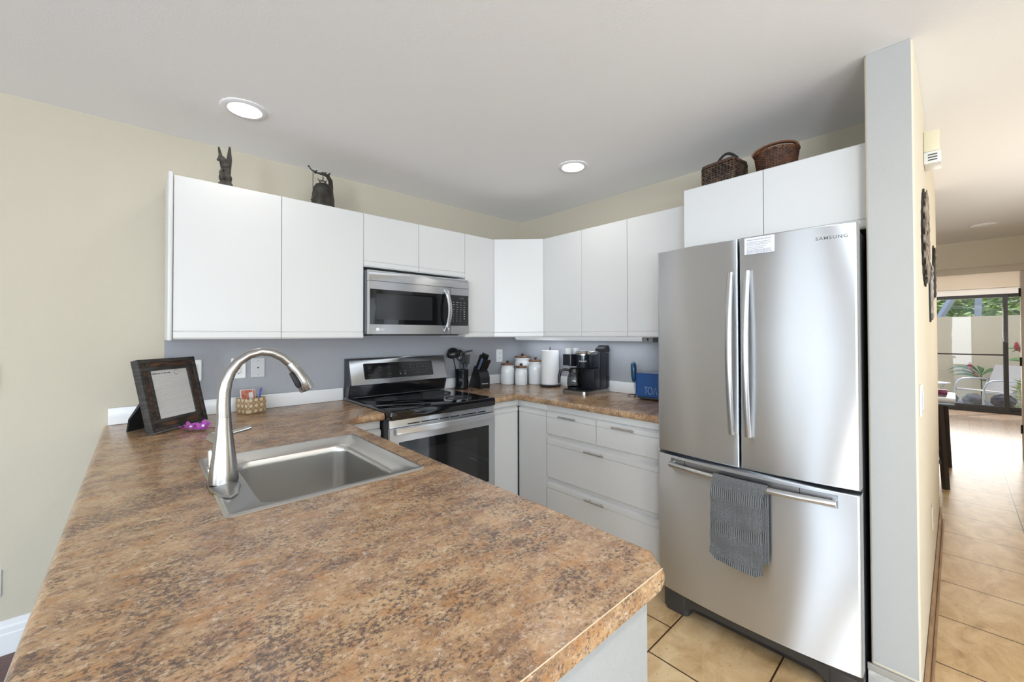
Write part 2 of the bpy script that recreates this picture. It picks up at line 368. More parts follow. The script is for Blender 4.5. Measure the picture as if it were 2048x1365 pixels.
# far sliding door
DKF = mat('dark_bronze_frame', (.055, .058, .062), .4, .3)
w1 = thing('window_1', 'dark framed sliding glass door of the far room', 'sliding door', (SX, -2.97, 0)); w1['kind'] = 'structure'
b = B(); b.box(SX+.005, SX+.095, -3.949, -2.001, .0, .045); b.box(SX+.005, SX+.095, -3.949, -2.001, 2.035, 2.1); b.box(SX+.005, SX+.095, -2.05, -2.001, .046, 2.034); b.box(SX+.005, SX+.095, -3.949, -3.90, .046, 2.034); obj('outer_frame', b, DKF, w1, smooth=0)
def sash(y0, y1, x, nm):
    b = B(); b.box(x, x+.035, y0, y0+.05, .046, 2.033); b.box(x, x+.035, y1-.05, y1, .046, 2.033); b.box(x, x+.035, y0+.05, y1-.05, .046, .12); b.box(x, x+.035, y0+.05, y1-.05, 1.975, 2.033)
    s = obj('sash', b, DKF, w1, smooth=0)
    b = B(); b.box(x+.014, x+.020, y0+.051, y1-.051, .121, 1.974); obj('pane', b, GLASS, s, smooth=0)
sash(-3.355, -2.051, SX+.010, 'a'); sash(-3.899, -3.30, SX+.055, 'b')
b = B(); b.box(SX+.010, SX+.014, -3.305, -2.10, .985, 1.008); obj('crossbar', b, DKF, w1, smooth=0)
sbox('trim_2', TRIM, 'white header strip above the sliding glass door', 'trim', (SX-.03, SX-.001, -3.97, -1.98, 2.035, 2.135))
t = tag(obj('roller_shade', B().box(SX-.055, SX-.032, -3.96, -1.99, 2.14, H-.012, .004), mat('shade_fabric', (.62, .55, .46), .8)), 'beige rolled fabric shade above the far sliding door', 'window shade')
# living-room glass doors (behind the camera, unseen, placed as daylight sources)
def bigwin(name, boxes, pane, label):
    w = thing(name, label, 'glass door', pane[0]); w['kind'] = 'structure'
    b = B()
    for bx in boxes: b.box(*bx)
    obj('window_frame', b, DKF, w, smooth=0)
for i, (y0, y1) in enumerate(((-6.2, -4.2), (-3.25, -1.35))):
    bigwin('window_%d' % (i+2), [(WX-.07, WX-.02, y0+.001, y0+.05, 0, 2.119), (WX-.07, WX-.02, y1-.05, y1-.001, 0, 2.119), (WX-.07, WX-.02, (y0+y1)/2-.03, (y0+y1)/2+.03, .05, 2.07), (WX-.07, WX-.02, y0+.05, y1-.05, 0, .05), (WX-.07, WX-.02, y0+.05, y1-.05, 2.07, 2.119)], [(WX-.05, (y0+y1)/2, 0)], ['unseen glass door of the living room nearer the front wall', 'glass door of the living room nearer the back wall'][i])
bigwin('window_4', [(-5.749, -5.70, WY-.07, WY-.02, 0, 2.159), (-1.50, -1.451, WY-.07, WY-.02, 0, 2.159), (-3.63, -3.57, WY-.07, WY-.02, .05, 2.11), (-5.70, -1.50, WY-.07, WY-.02, 0, .05), (-5.70, -1.50, WY-.07, WY-.02, 2.11, 2.159)], [(-3.6, WY-.05, 0)], 'unseen wide glass door in the living room front wall')
bigwin('window_5', [(.301, .35, HY-.10, HY-.06, .851, 2.049), (2.25, 2.299, HY-.10, HY-.06, .851, 2.049), (.35, 2.25, HY-.10, HY-.06, .851, .90), (.35, 2.25, HY-.10, HY-.06, 2.0, 2.049)], [(1.3, HY-.08, .85)], 'unseen hall window added to let fill light reach the partition')  # invented window that gives the hall fill light a source

# ------------------------------------------------------------------ worktops
def offset_poly(poly, flags, d):
    n = len(poly); out = []
    for i in range(n):
        p = Vector(poly[i]); a = Vector(poly[i-1]); c = Vector(poly[(i+1) % n])
        e0 = (p-a).normalized(); e1 = (c-p).normalized(); n0 = Vector((-e0.y, e0.x)); n1 = Vector((-e1.y, e1.x))
        d0 = d if flags[i-1] else 0; d1 = d if flags[i] else 0
        den = e0.x*e1.y-e0.y*e1.x
        A = p+n0*d0; Bp = p+n1*d1
        if abs(den) < 1e-6: out.append((A.x, A.y)); continue
        t = ((Bp.x-A.x)*e1.y-(Bp.y-A.y)*e1.x)/den; q = A+e0*t; out.append((q.x, q.y))
    return out
def worktop(poly, flags, z1, th, r, holes=()):
    b = B(); rg = []
    for k in range(9):
        a = -PI/2+PI*k/8; q = offset_poly(poly, flags, r*(1-math.cos(a))); rg.append([(x, y, z1-th/2+th/2*math.sin(a)) for x, y in q])
    b.rings(rg, True, not holes, not holes)
    if holes:
        for ring, z in ((rg[-1], z1), (rg[0], z1-th)):
            loops = [[Vector((p[0], p[1], 0)) for p in ring]]+[[Vector((p[0], p[1], 0)) for p in reversed(h)] for h in holes]
            flat = [q for l in loops for q in l]; vs = [b.bm.verts.new((q.x, q.y, z)) for q in flat]
            for tri in tessellate_polygon(loops):
                try: b.bm.faces.new([vs[i] for i in tri])
                except ValueError: pass
        bmesh.ops.remove_doubles(b.bm, verts=b.bm.verts[:], dist=1e-6)
        for h in holes: b.rings([[(x, y, z1) for x, y in h], [(x, y, z1-th) for x, y in h]], True, False, False)
        bmesh.ops.remove_doubles(b.bm, verts=b.bm.verts[:], dist=1e-6)
    return b
GR = MATS['granite_laminate']
SINK = (-2.2245, -1.301, .267, .304)     # centre x, y, half sizes
pen = [(-2.768, -.0035), (-2.768, -2.392), (-1.918, -2.392), (-1.876, -2.348), (-1.876, -.735), (-1.80, -.640), (-1.646, -.640), (-1.646, -.0035)]
ct = worktop(pen, [1, 0, 1, 1, 1, 1, 0, 0], ZC, .040, .017, [rrect(SINK[0], SINK[1], SINK[2]-.02, SINK[3]-.02, .03)])
o = obj('worktop', ct, GR, smooth=40); tag(o, 'brown speckled peninsula worktop that holds the sink', 'worktop')
b = B(); b.box(-2.755, -1.926, -2.3925, -2.3921, ZC-.0020, ZC-.0002); obj('edge_seam', b, mat('light_seam', (.70, .56, .40), .3), o, smooth=0)
ct = worktop([(-.0035, -.0035), (-.895, -.0035), (-.895, -.640), (-.640, -.640), (-.640, -1.742), (-.0035, -1.742)], [0, 0, 1, 1, 0, 0], ZC, .040, .017)
o = obj('worktop', ct, GR, smooth=40); tag(o, 'brown speckled corner worktop under the coffee maker and canisters', 'worktop')
b = B(); m4 = Matrix.Translation((-.64+.32, -.64+.32, ZC+.0001)) @ Matrix.Rotation(PI/4, 4, 'Z'); b.box(-.44, .44, -.0006, .0006, 0, .0003); b.xf(m4); obj('mitre_joint', b, mat('dark_joint', (.08, .05, .035), .5), o, smooth=0)
def lip(label, *bx): tag(obj('backsplash', B().box(*bx, .003), LIP), label, 'backsplash')
lip('white backsplash strip behind the picture frame and woven box', -2.752, -1.648, -.0215, -.0035, ZC+G, ZC+.082)
lip('white backsplash strip behind the knife block', -.893, -.023, -.0215, -.0035, ZC+G, ZC+.082)
lip('white backsplash strip behind the coffee maker and toaster', -.0215, -.0035, -1.740, -.0035, ZC+G, ZC+.082)

# ------------------------------------------------------------------ sink and faucet
sk = thing('sink', 'stainless steel drop-in sink in the peninsula worktop', 'sink', (SINK[0], SINK[1], ZC))
bx0, bx1, by0, by1 = -2.402, -2.035, -1.555, -1.105
bc = ((bx0+bx1)/2, (by0+by1)/2); hb = ((bx1-bx0)/2, (by1-by0)/2)
def rr(cx, cy, hx, hy, r, z): return [(x, y, z) for x, y in rrect(cx, cy, hx, hy, r, 8)]
z = ZC+.0006
rg = [rr(*SINK[:2], SINK[2], SINK[3], .014, z), rr(*SINK[:2], SINK[2]-.004, SINK[3]-.004, .013, z+.005), rr(*SINK[:2], SINK[2]-.012, SINK[3]-.012, .012, z+.005), rr(*SINK[:2], SINK[2]-.017, SINK[3]-.017, .012, z+.0015),
      rr(bc[0]+.008, bc[1], hb[0]+.030, hb[1]+.022, .055, z+.0015), rr(bc[0]+.006, bc[1], hb[0]+.022, hb[1]+.016, .052, z-.004), rr(*bc, hb[0]+.008, hb[1]+.006, .05, z-.0045), rr(*bc, hb[0]+.001, hb[1]+.001, .048, z-.010),
      rr(*bc, hb[0]-.001, hb[1]-.001, .046, z-.03), rr(*bc, hb[0]-.006, hb[1]-.006, .045, z-.160), rr(*bc, hb[0]-.010, hb[1]-.010, .045, z-.182), rr(*bc, hb[0]-.022, hb[1]-.022, .045, z-.196), rr(*bc, hb[0]-.040, hb[1]-.040, .04, z-.201), rr(*bc, .05, .05, .0499, z-.205), rr(*bc, .043, .043, .0429, z-.206)]
b = B(); b.rings(rg, True, False, True); obj('basin', b, MATS['sink_steel'], sk, smooth=50)
b = B(); b.lathe([(.040, 0), (.041, .003), (.034, .004), (.030, .001), (.008, .001), (.006, .008), (.001, .009)], (bc[0], bc[1], z-.2058), 28); obj('drain', b, CHROME, sk)
NK = MATS['satin_nickel']
fx, fy, fz = -2.462, -1.345, z+.0022
fa = thing('faucet', 'brushed nickel pull-down faucet with tall arched spout', 'faucet', (fx, fy, fz))
hexo = [(0, -.132), (.020, -.105), (.036, -.04), (.036, .04), (.020, .105), (0, .132), (-.020, .105), (-.036, .04), (-.036, -.04), (-.020, -.105)]
b = B(); b.rings([[(fx+x*s, fy+y*s, fz+h) for x, y in hexo] for s, h in ((1, 0), (1, .003), (.96, .007), (.62, .011))]); obj('base_plate', b, NK, fa, smooth=20)
b = B(); b.lathe([(.0365, .0115), (.0365, .016), (.0345, .040), (.0285, .090), (.0225, .140), (.0185, .178), (.0178, .194)], (fx, fy, fz), 40); obj('body', b, NK, fa)
pts = [(fx, .1945), (fx-.001, .225), (fx, .265), (fx+.005, .295), (fx+.016, .325), (fx+.034, .351), (fx+.060, .370), (fx+.092, .379), (fx+.122, .374), (fx+.148, .360), (fx+.168, .341)]
b = B(); b.tube([(x, fy, fz+h) for x, h in pts], [.0178, .0172, .0165, .0155, .0145, .0136, .0128, .0124, .0125, .0128, .0133], 28); obj('spout', b, NK, fa, smooth=60)
hp = [(fx+.1685, .3405), (fx+.171, .338), (fx+.190, .312), (fx+.207, .284), (fx+.220, .255), (fx+.221, .253)]
b = B(); b.tube([(x, fy, fz+h) for x, h in hp], [.0128, .0140, .0165, .0195, .0225, .0205], 28); sh = obj('spray_head', b, NK, fa, smooth=50)
b = B(); b.tube([(fx+.176-.008, fy-.010, fz+.310), (fx+.188-.009, fy-.0125, fz+.295), (fx+.200-.010, fy-.014, fz+.270), (fx+.203-.010, fy-.0145, fz+.262)], [.004, .0075, .0075, .004], 12); obj('spray_button', b, BLACKM, sh)
b = B(); b.cyl((fx-.005, fy+.018, fz+.120), (fx-.020, fy+.062, fz+.128), .017, .0165, 24); hb_ = obj('handle_hub', b, NK, fa)
b = B(); b.tube([(fx-.016, fy+.055, fz+.128), (fx+.012, fy+.065, fz+.130), (fx+.055, fy+.071, fz+.137), (fx+.078, fy+.072, fz+.142)], [.007, .0075, .0098, .0112], 16, sx=.72); obj('lever', b, NK, hb_, smooth=50)
t = tag(obj('air_gap_cap', B().lathe([(.0135, 0), (.0135, .003), (.0105, .004), (.0105, .055), (.0095, .058), (.001, .059)], (-2.468, -1.135, fz), 24), CHROME), 'small chrome cylinder cap on the sink deck behind the faucet', 'sink cap')

# ------------------------------------------------------------------ cabinet helpers
def panel(b, p0, p1, z0, z1, t=.020, band='bottom', g=.0015):
    """slab front from p0 to p1 (outward is to the right of p0->p1), with a moulded band along one edge"""
    p0, p1 = Vector(p0), Vector(p1); e = (p1-p0).normalized(); nrm = Vector((e.y, -e.x)); p0 = p0+e*g; p1 = p1-e*g
    if band == 'bottom': pr = [(0, z1), (t-.003, z1), (t, z1-.003), (t, z0+.040), (t-.004, z0+.038), (t+.002, z0+.032), (t+.002, z0+.008), (t-.004, z0), (0, z0)]
    elif band == 'top': pr = [(0, z1), (t-.012, z1), (t+.002, z1-.012), (t+.002, z1-.036), (t-.004, z1-.041), (t, z1-.044), (t, z0+.003), (t-.003, z0), (0, z0)]
    else: pr = [(0, z1), (t-.003, z1), (t, z1-.003), (t, z0+.003), (t-.003, z0), (0, z0)]
    return b.rings([[(p.x+nrm.x*o_, p.y+nrm.y*o_, zz) for o_, zz in pr] for p in (p0, p1)])
def wall_cab(label, foot, z0, z1, doors, group=None, name='wall_cabinet'):
    xs = [p[0] for p in foot]; ys = [p[1] for p in foot]
    t = thing(name, label, 'cabinet', (sum(xs)/len(xs), sum(ys)/len(ys), z0))
    b = B(); b.prism(foot, 'xy', z0+.006, z1-.002); obj('carcass', b, WHITE, t, smooth=0)
    for p0, p1 in doors:
        obj('door', panel(B(), p0, p1, z0, z1), WHITE, t, smooth=25)
    return t
X1, X2, X3, X4, CC, Y1, Y2, Y3 = -2.5306, -2.0847, -1.639, -.882, -.5962, -.9702, -1.3373, -1.7039
YF = -.3095; W0 = -.003
t = wall_cab('widest white wall cabinet with two tall doors above the faucet', [(X1, W0), (X1, YF), (X3-.001, YF), (X3-.001, W0)], ZB, ZT, [((X1, YF), (X2, YF)), ((X2, YF), (X3, YF))])
b = B(); b.box(X1-.019, X1-.001, -.335, W0, ZB-.006, ZT+.012, .006, 3); obj('end_panel', b, WHITE, t)
wall_cab('short white wall cabinet with two doors above the microwave', [(X3+.001, W0), (X3+.001, YF), (X4-.001, YF), (X4-.001, W0)], 1.778, ZT, [((X3, YF), (-1.263, YF)), ((-1.263, YF), (X4, YF))])
wall_cab('narrow white wall cabinet between the microwave and the corner cabinet', [(X4+.001, W0), (X4+.001, YF), (CC-.001, YF), (CC-.001, W0)], ZB, ZT, [((X4, YF), (CC, YF))])
wall_cab('diagonal white corner wall cabinet above the canisters', [(CC+.001, W0), (CC+.001, YF-.004), (YF-.004, CC+.001), (W0, CC+.001), (W0, W0)], ZB, ZT, [((CC+.003, YF-.012), (YF-.012, CC+.003))])
wall_cab('white wall cabinet with two doors above the coffee maker', [(W0, CC-.001), (YF, CC-.001), (YF, Y2+.001), (W0, Y2+.001)], ZB, ZT, [((YF, CC), (YF, Y1)), ((YF, Y1), (YF, Y2))])
wall_cab('white wall cabinet with one door above the toaster', [(W0, Y2-.001), (YF, Y2-.001), (YF, Y3+.001), (W0, Y3+.001)], ZB, ZT, [((YF, Y2), (YF, Y3-.02))])
XF = -.545
wall_cab('deep white cabinet above the fridge with two baskets on top', [(W0, -1.8165), (XF, -1.8165), (XF, -2.533), (W0, -2.533)], 1.770, ZT, [((XF, -1.816), (XF, -2.180)), ((XF, -2.180), (XF, -2.534))])

def bar_pull(parent, c, along, out, L=.142):
    a = Vector(along); o_ = Vector(out); c = Vector(c); b = B()
    b.cyl(c-a*L/2+o_*.026, c+a*L/2+o_*.026, .0055, n=14)
    for s in (-1, 1): b.cyl(c+a*s*L*.30, c+a*s*L*.30+o_*.026, .0042, n=10)
    return obj('handle', b, mat('brushed_pull', (.66, .65, .63), .25, 1), parent)
BX = -.580   # back plane of base fronts; faces stand 2 cm proud
t = thing('base_cabinet', 'white base cabinet with four drawers beneath the coffee maker', 'cabinet', (-.3, -1.29, 0))
b = B(); b.box(BX+.002, -.004, -1.738, -.880, .10, ZC-.0405); b.box(BX+.06, -.004, -1.738, -.880, 0, .0995); obj('carcass', b, WHITE, t, smooth=0)
b = B(); b.box(BX-.016, BX+.0015, -1.738, -.878, .845, ZC-.0405, .002); obj('top_rail', b, WHITE, t)
b = B(); b.box(BX-.004, BX+.0015, -1.738, -.878, .102, .844); obj('shadow_frame', b, WHITE, t, smooth=0)
for y0, y1, z0, z1, hy in ((-.880, -1.285, .690, .842, -1.075), (-1.287, -1.70, .690, .842, -1.483), (-.880, -1.70, .398, .660, -1.282), (-.880, -1.70, .110, .366, -1.284)):
    d = obj('drawer', panel(B(), (BX-.0045, y0), (BX-.0045, y1), z0, z1, .0165, 'top'), WHITE, t, smooth=25)
    bar_pull(d, (BX-.022, hy, z1-.022), (0, 1, 0), (-1, 0, 0))
t = thing('corner_base_cabinet', 'white corner base cabinet with a folding door beside the range', 'cabinet', (-.3, -.3, 0))
b = B(); b.prism([(-.893, W0), (-.893, BX+.002), (BX+.002, BX+.002), (BX+.002, -.8775), (-.004, -.8775), (-.004, W0)], 'xy', .10, ZC-.0405); b.prism([(-.893, -.01), (-.893, BX+.06), (BX+.06, BX+.06), (BX+.06, -.8775), (-.01, -.8775), (-.01, -.01)], 'xy', 0, .0995); obj('carcass', b, WHITE, t, smooth=0)
b = B(); b.box(-.893, BX-.0165, BX-.016, BX+.0015, .845, ZC-.0405, .002); b.box(BX-.016, BX+.0015, -.8775, BX-.0165, .845, ZC-.0405, .002); obj('top_rail', b, WHITE, t)
obj('door', panel(B(), (-.893, BX), (BX-.027, BX), .105, .842, .020, 'top'), WHITE, t, smooth=25)
obj('door', panel(B(), (BX, BX-.027), (BX, -.877), .105, .842, .020, 'top'), WHITE, t, smooth=25)
b = B()
for k in range(60): b.cyl((BX-.019, BX-.019, .108+k*.0122), (BX-.019, BX-.019, .108+k*.0122+.0105), .0055, n=8)
o = obj('piano_hinge', b, mat('dark_metal', (.045, .045, .048), .4, .7), t)
t = thing('base_cabinet', 'white base cabinet with a drawer between the peninsula and the range', 'cabinet', (-1.76, -.3, 0))
b = B(); b.box(-1.875, -1.650, -.5795, -.004, .10, ZC-.0405); b.box(-1.875, -1.650, -.52, -.004, 0, .0995); obj('carcass', b, WHITE, t, smooth=0)
b = B(); b.box(-1.875, -1.652, -.592, -.580, .842, ZC-.0405, .002); obj('top_rail', b, WHITE, t)
obj('drawer', panel(B(), (-1.875, -.580), (-1.650, -.580), .690, .838, .020, 'top'), WHITE, t, smooth=25)
obj('door', panel(B(), (-1.875, -.580), (-1.650, -.580), .105, .682, .020, 'top'), WHITE, t, smooth=25)
t = thing('peninsula_base', 'white textured half wall and cabinets under the peninsula worktop', 'cabinet', (-2.3, -1.2, 0))
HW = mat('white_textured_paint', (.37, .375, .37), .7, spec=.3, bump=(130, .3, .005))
b = B(); b.box(-2.715, -1.950, -2.375, -2.30, 0, ZC-.0405, .003); obj('end_wall', b, HW, t)
b = B(); b.box(-2.715, -2.60, -2.299, -.004, 0, ZC-.0405, .003); obj('back_wall', b, HW, t)
b = B(); b.box(-1.98, -1.962, -2.299, -.60, .10, ZC-.0405); b.box(-2.03, -2.01, -2.299, -.60, 0, .10); obj('face_frame', b, WHITE, t, smooth=0)
for y0, y1 in ((-2.29, -1.75), (-1.745, -1.25), (-1.245, -.72)):
    obj('door', panel(B(), (-1.9615, y0), (-1.9615, y1), .11, .86, .020, 'top') if False else B().box(-1.961, -1.942, y0, y1, .11, .86, .003), WHITE, t)

# ------------------------------------------------------------------ range
ST = MATS['brushed_steel']
RX0, RX1 = -1.642, -.899
rn = thing('range', 'stainless steel range with black glass cooktop', 'range', ((RX0+RX1)/2, -.36, 0))
b = B(); b.box(RX0, RX1, -.665, -.02, .03, .892); b.box(RX0+.03, RX1-.03, -.62, -.05, 0, .03); obj('body', b, CHAR, rn, smooth=0)
b = B(); b.rings([[(x, y, zz) for x, y in rrect((RX0+RX1)/2, -.388, (RX1-RX0)/2-i, .312-i, .012, 5)] for i, zz in ((.004, .893), (0, .899), (0, .934), (.003, .942), (.010, .945))]); ck = obj('cooktop', b, BGLASS, rn, smooth=40)
RING = mat('burner_print', (.07, .07, .072), .12)
for x, y, r in ((-1.45, -.53, .105), (-1.08, -.53, .085), (-1.45, -.25, .075), (-1.08, -.25, .105)):
    b = B(); b.tube([(x+r*math.cos(a*PI/24), y+r*math.sin(a*PI/24), .9452) for a in range(48)], .0012, 4, True); obj('burner_ring', b, RING, ck)
b = B(); b.box(RX0+.03, RX1-.03, -.112, -.100, .9456, .951, .002); obj('cooktop_rail', b, mat('satin_black', (.05, .05, .055), .2), ck)
# backguard: black riser and sloped steel console
b = B(); b.box(RX0+.012, RX1-.012, -.095, -.021, .9457, 1.030); obj('riser', b, BGLASS, rn, smooth=0)
y_at = lambda zz: -.128+(zz-1.030)*(.050/.165)
b = B(); b.prism([(-.021, 1.0305), (-.120, 1.0305), (-.128, 1.034), (y_at(1.190), 1.190), (-.070, 1.203), (-.021, 1.203)], 'yz', RX0+.010, RX1-.008)
cs = obj('console', b, ST, rn, smooth=20)
b = B(); b.prism([(-.021, .9457), (-.085, .9457), (-.116, 1.03), (-.076, 1.2015), (-.021, 1.2015)], 'yz', RX0+.002, RX0+.0095); obj('side_cap', b, CHAR, rn, smooth=0)
b = B(); b.prism([(-.021, .9457), (-.085, .9457), (-.116, 1.03), (-.076, 1.2015), (-.021, 1.2015)], 'yz', RX1-.0075, RX1-.001); obj('side_cap', b, CHAR, rn, smooth=0)
cm = basis((-1.28, y_at(1.115), 1.115), (1, 0, 0), (0, .050, .165))
b = B(); b.prism(rrect(0, 0, .262, .0545, .008), 'xy', -.001, .0022); b.xf(cm); sc = obj('control_panel', b, BGLASS, cs, smooth=20)
b = B()
for x, y in ((-.220, .022), (-.150, .020), (-.082, .022), (-.222, -.026), (-.085, -.026)):
    b.tube([(x+.0125*math.cos(a), y+.0125*math.sin(a), .0026) for a in [PI*(-.25+1.5*i/18) for i in range(19)]], .0007, 4)
    b.box(x-.010, x+.010, y-.020, y-.018, .0023, .0027); b.box(x-.003, x+.003, y-.003, y+.003, .0023, .0027)
for i in range(6):
    for j in range(4):
        if (i, j) != (0, 3): b.box(.075+i*.026, .075+i*.026+.013-.004*(i % 2), .030-j*.020, .030-j*.020+.0022+.002*((i+j) % 2), .0023, .0027)
for x in (-.010, .026): b.box(x, x+.016, -.012, -.009, .0023, .0027); b.box(x+.002, x+.014, -.036, -.022, .0023, .0027)
b.xf(cm); obj('button_marks', b, mat('dim_print', (.10, .10, .105), .4), sc, smooth=0)
lm = basis((-1.602, y_at(1.062), 1.062), (1, 0, 0), (0, .050, .165))
b = B(); b.prism([(.008*math.cos(a*PI/10), .008*math.sin(a*PI/10)) for a in range(20)], 'xy', 0, .0006); b.xf(lm); obj('round_badge', b, mat('pale_badge', (.72, .72, .70), .4), cs)
# front
b = B(); b.box(RX0+.002, RX1-.002, -.683, -.6655, .848, .8915, .003); fp = obj('front_panel', b, ST, rn)
b = B()
for x0, x1 in ((-1.532, -1.455), (-1.445, -1.332), (-1.322, -1.258), (-1.248, -1.180), (-1.165, -1.050), (-1.040, -.975)): b.box(x0, x1, -.6838, -.6825, .858, .864)
obj('vent_slots', b, BLACKM, fp, smooth=0)
b = B(); z0, z1 = .215, .846; gx0, gx1, gz0, gz1 = -1.588, -.950, .400, .768
for bx in ((RX0+.002, gx0, z0, z1), (gx1, RX1-.002, z0, z1), (gx0, gx1, gz1, z1), (gx0, gx1, z0, gz0)): b.box(bx[0], bx[1], -.690, -.6658, bx[2], bx[3])
od = obj('oven_door', b, ST, rn, smooth=0)
b = B(); b.box(gx0-.001, gx1+.001, -.688, -.667, gz0-.001, gz1+.001); og = obj('oven_window', b, BGLASS, od, smooth=0)
b = B(); b.prism(rrect(-1.269, .575, .225, .135, .015), 'xz', -.6888, -.6880); obj('inner_window', b, mat('smoked_glass', (.016, .016, .018), .07, spec=.6), og)
hx = [(-1.646+.686*i/24) for i in range(25)]
b = B()
prof = [(0, -.014), (.006, -.018), (.012, -.014), (.014, 0), (.012, .014), (.006, .018), (0, .014)]
b.rings([[(x, -.7055-.024*(1-((x+1.303)/.343)**2)-d_, .833+h_-.004*(1-((x+1.303)/.343)**2)*0) for d_, h_ in prof] for x in hx]); 
for s in (-1, 1): b.box(-1.303+s*.325-.012, -1.303+s*.325+.012, -.712, -.6905, .822, .842, .003)
b.xf(Matrix.Translation((.033, 0, 0))); obj('oven_handle', b, ST, od, smooth=40)
b = B(); b.box(RX0+.002, RX1-.002, -.686, -.6658, .045, .210, .003); obj('drawer', b, ST, rn)

# ------------------------------------------------------------------ microwave
mw = thing('microwave', 'stainless steel microwave mounted under the short cabinet', 'microwave', (-1.265, -.2, 1.364))
MX0, MX1, MZ0, MZ1 = -1.6355, -.8965, 1.364, 1.7565
b = B(); b.box(MX0, -.8835, -.327, -.004, MZ0+.002, MZ1-.002); b.box(MX0, MX1, -.372, -.3275, MZ0, MZ1-.002); obj('body', b, mat('dark_steel_grey', (.10, .105, .115), .35, .4), mw, smooth=0)
b = B(); b.box(MX0+.05, MX1-.05, -.34, -.05, MZ0-.010, MZ0-.0005, .003); obj('underside_filter', b, DGREY, mw)
b = B(); b.prism([(-.3725, 1.689), (-.400, 1.689), (-.398, 1.722), (-.388, 1.748), (-.3725, 1.7555)], 'yz', MX0+.001, MX1-.001); obj('vent_strip', b, ST, mw, smooth=50)
b = B(); dx0, dx1 = MX0+.001, -1.057
for bx in ((dx0, dx1, 1.638, 1.686), (dx0, dx1, MZ0+.001, 1.424), (dx0, dx0+.006, 1.424, 1.638), (dx1-.003, dx1, 1.424, 1.638)): b.box(bx[0], bx[1], -.400, -.3725, bx[2], bx[3])
md = obj('door', b, ST, mw, smooth=0)
b = B(); b.box(dx0+.006, dx1-.003, -.3985, -.374, 1.424, 1.638); mg = obj('door_glass', b, BGLASS, md, smooth=0)
b = B(); b.prism(rrect(-1.395, 1.533, .195, .078, .006), 'xz', -.3992, -.3986); obj('window_mesh', b, mat('window_mesh', (.020, .020, .021), .16), mg)
zz = [1.381+.289*i/20 for i in range(21)]
hs = [(-.015, 0), (-.013, .005), (0, .008), (.013, .005), (.015, 0), (.010, -.006), (-.010, -.006)]
b = B(); b.rings([[(-1.098+.004*(1-((q-1.5255)/.1445)**2)+dx, -.406-.048*(1-((q-1.5255)/.1445)**2)-dy, q) for dx, dy in hs] for q in zz])
for q in (1.392, 1.659): b.box(-1.106, -1.088, -.408, -.4005, q-.008, q+.008)
obj('handle', b, ST, md, smooth=45)
b = B(); px0, px1 = -1.054, MX1-.001
for bx in ((px0, px1, 1.638, 1.686), (px0, px1, MZ0+.001, 1.424)): obj('control_trim', B().box(bx[0], bx[1], -.400, -.3725, bx[2], bx[3]), ST, mw, smooth=0)
mc = mw
b = B(); b.box(px0, px1-.004, -.399, -.3725, 1.4245, 1.6375); mp = obj('control_panel', b, BGLASS, mc, smooth=0)
b = B()
for i in range(4):
    for j in range(9):
        if i == 3 and j > 7: continue
        x = px0+.018+i*.030; q = 1.585-j*.0165
        if j < 4: b.box(x, x+.013+.004*((i+j) % 2), -.3996, -.3991, q, q+.0035)
        else: b.box(x+.002, x+.002+(.004 if i < 3 else .012), -.3996, -.3991, q, q+.0065)
obj('button_marks', b, mat('panel_print', (.22, .22, .225), .5), mp, smooth=0)
text('clock_digits', '2:35', .020, mat('clock_green', (.05, .055, .045), .4, emit=((.30, .36, .25), .25)), basis((-.962, -.3992, 1.617), (1, 0, 0), (0, 0, 1)), mp)
b = B(); b.prism([(-1.580+.011*math.cos(a*PI/12), 1.394+.011*math.sin(a*PI/12)) for a in range(24)], 'xz', -.4008, -.4000); lg = obj('logo_disc', b, mat('logo_silver', (.80, .80, .80), .4), md)
text('logo_letters', 'LG', .020, MATS['logo_silver'], basis((-1.548, -.4002, 1.394), (1, 0, 0), (0, 0, 1)), md, bold=.0004)

# ------------------------------------------------------------------ refrigerator
YC, YH = -2.1455, .382
fr = thing('refrigerator', 'stainless steel french-door refrigerator beside the partition', 'refrigerator', (-.40, YC, 0))
b = B(); b.box(-.688, -.035, YC-YH+.003, YC+YH-.003, .035, 1.742, .004); obj('body', b, mat('fridge_black', (.012, .013, .017), .3), fr)
for s in (-1, 1): obj('hinge_cover', B().box(-.735, -.45, YC+s*(YH-.06)-.045, YC+s*(YH-.06)+.045, 1.7425, 1.762, .006), DGREY, fr)
def xfr(y): return -.750-.030*(1-((y-YC)/YH)**2)
def curved_front(y0, y1, z0, z1, nseg, rl, rr_, xb=-.692):
    """front following the convex plan curve; rl / rr_ round the edge at y0 / y1"""
    ys = [y0+(y1-y0)*i/nseg for i in range(nseg+1)]; s = 1 if y1 > y0 else -1; pl = []
    def edge(y, r, sgn):
        return [(xfr(y+sgn*r)+r*(1-math.sin(a)), y+sgn*r*(1-math.cos(a))) for a in [PI/2*k/5 for k in range(6)]]
    pl = [(xb, y0)]+edge(y0, rl, s)+[(xfr(y), y) for y in ys if min(abs(y-y0)-rl, abs(y-y1)-rr_) > .004]+list(reversed(edge(y1, rr_, -s)))+[(xb, y1)]
    b = B(); bv = .004
    b.rings([[(x+(i if x < xb-.001 else 0), y, q) for x, y in pl] for i, q in ((bv, z0), (bv*.3, z0+bv*.3), (0, z0+bv), (0, z1-bv), (bv*.3, z1-bv*.3), (bv, z1))]); return b
dL = obj('door', curved_front(YC+YH, YC+.0035, .798, 1.764, 14, .014, .006), ST, fr, smooth=50)
dR = obj('door', curved_front(YC-.0035, YC-YH, .798, 1.764, 14, .006, .009), ST, fr, smooth=50)
fd = obj('freezer_drawer', curved_front(YC+YH, YC-YH, .138, .782, 28, .010, .009), ST, fr, smooth=50)
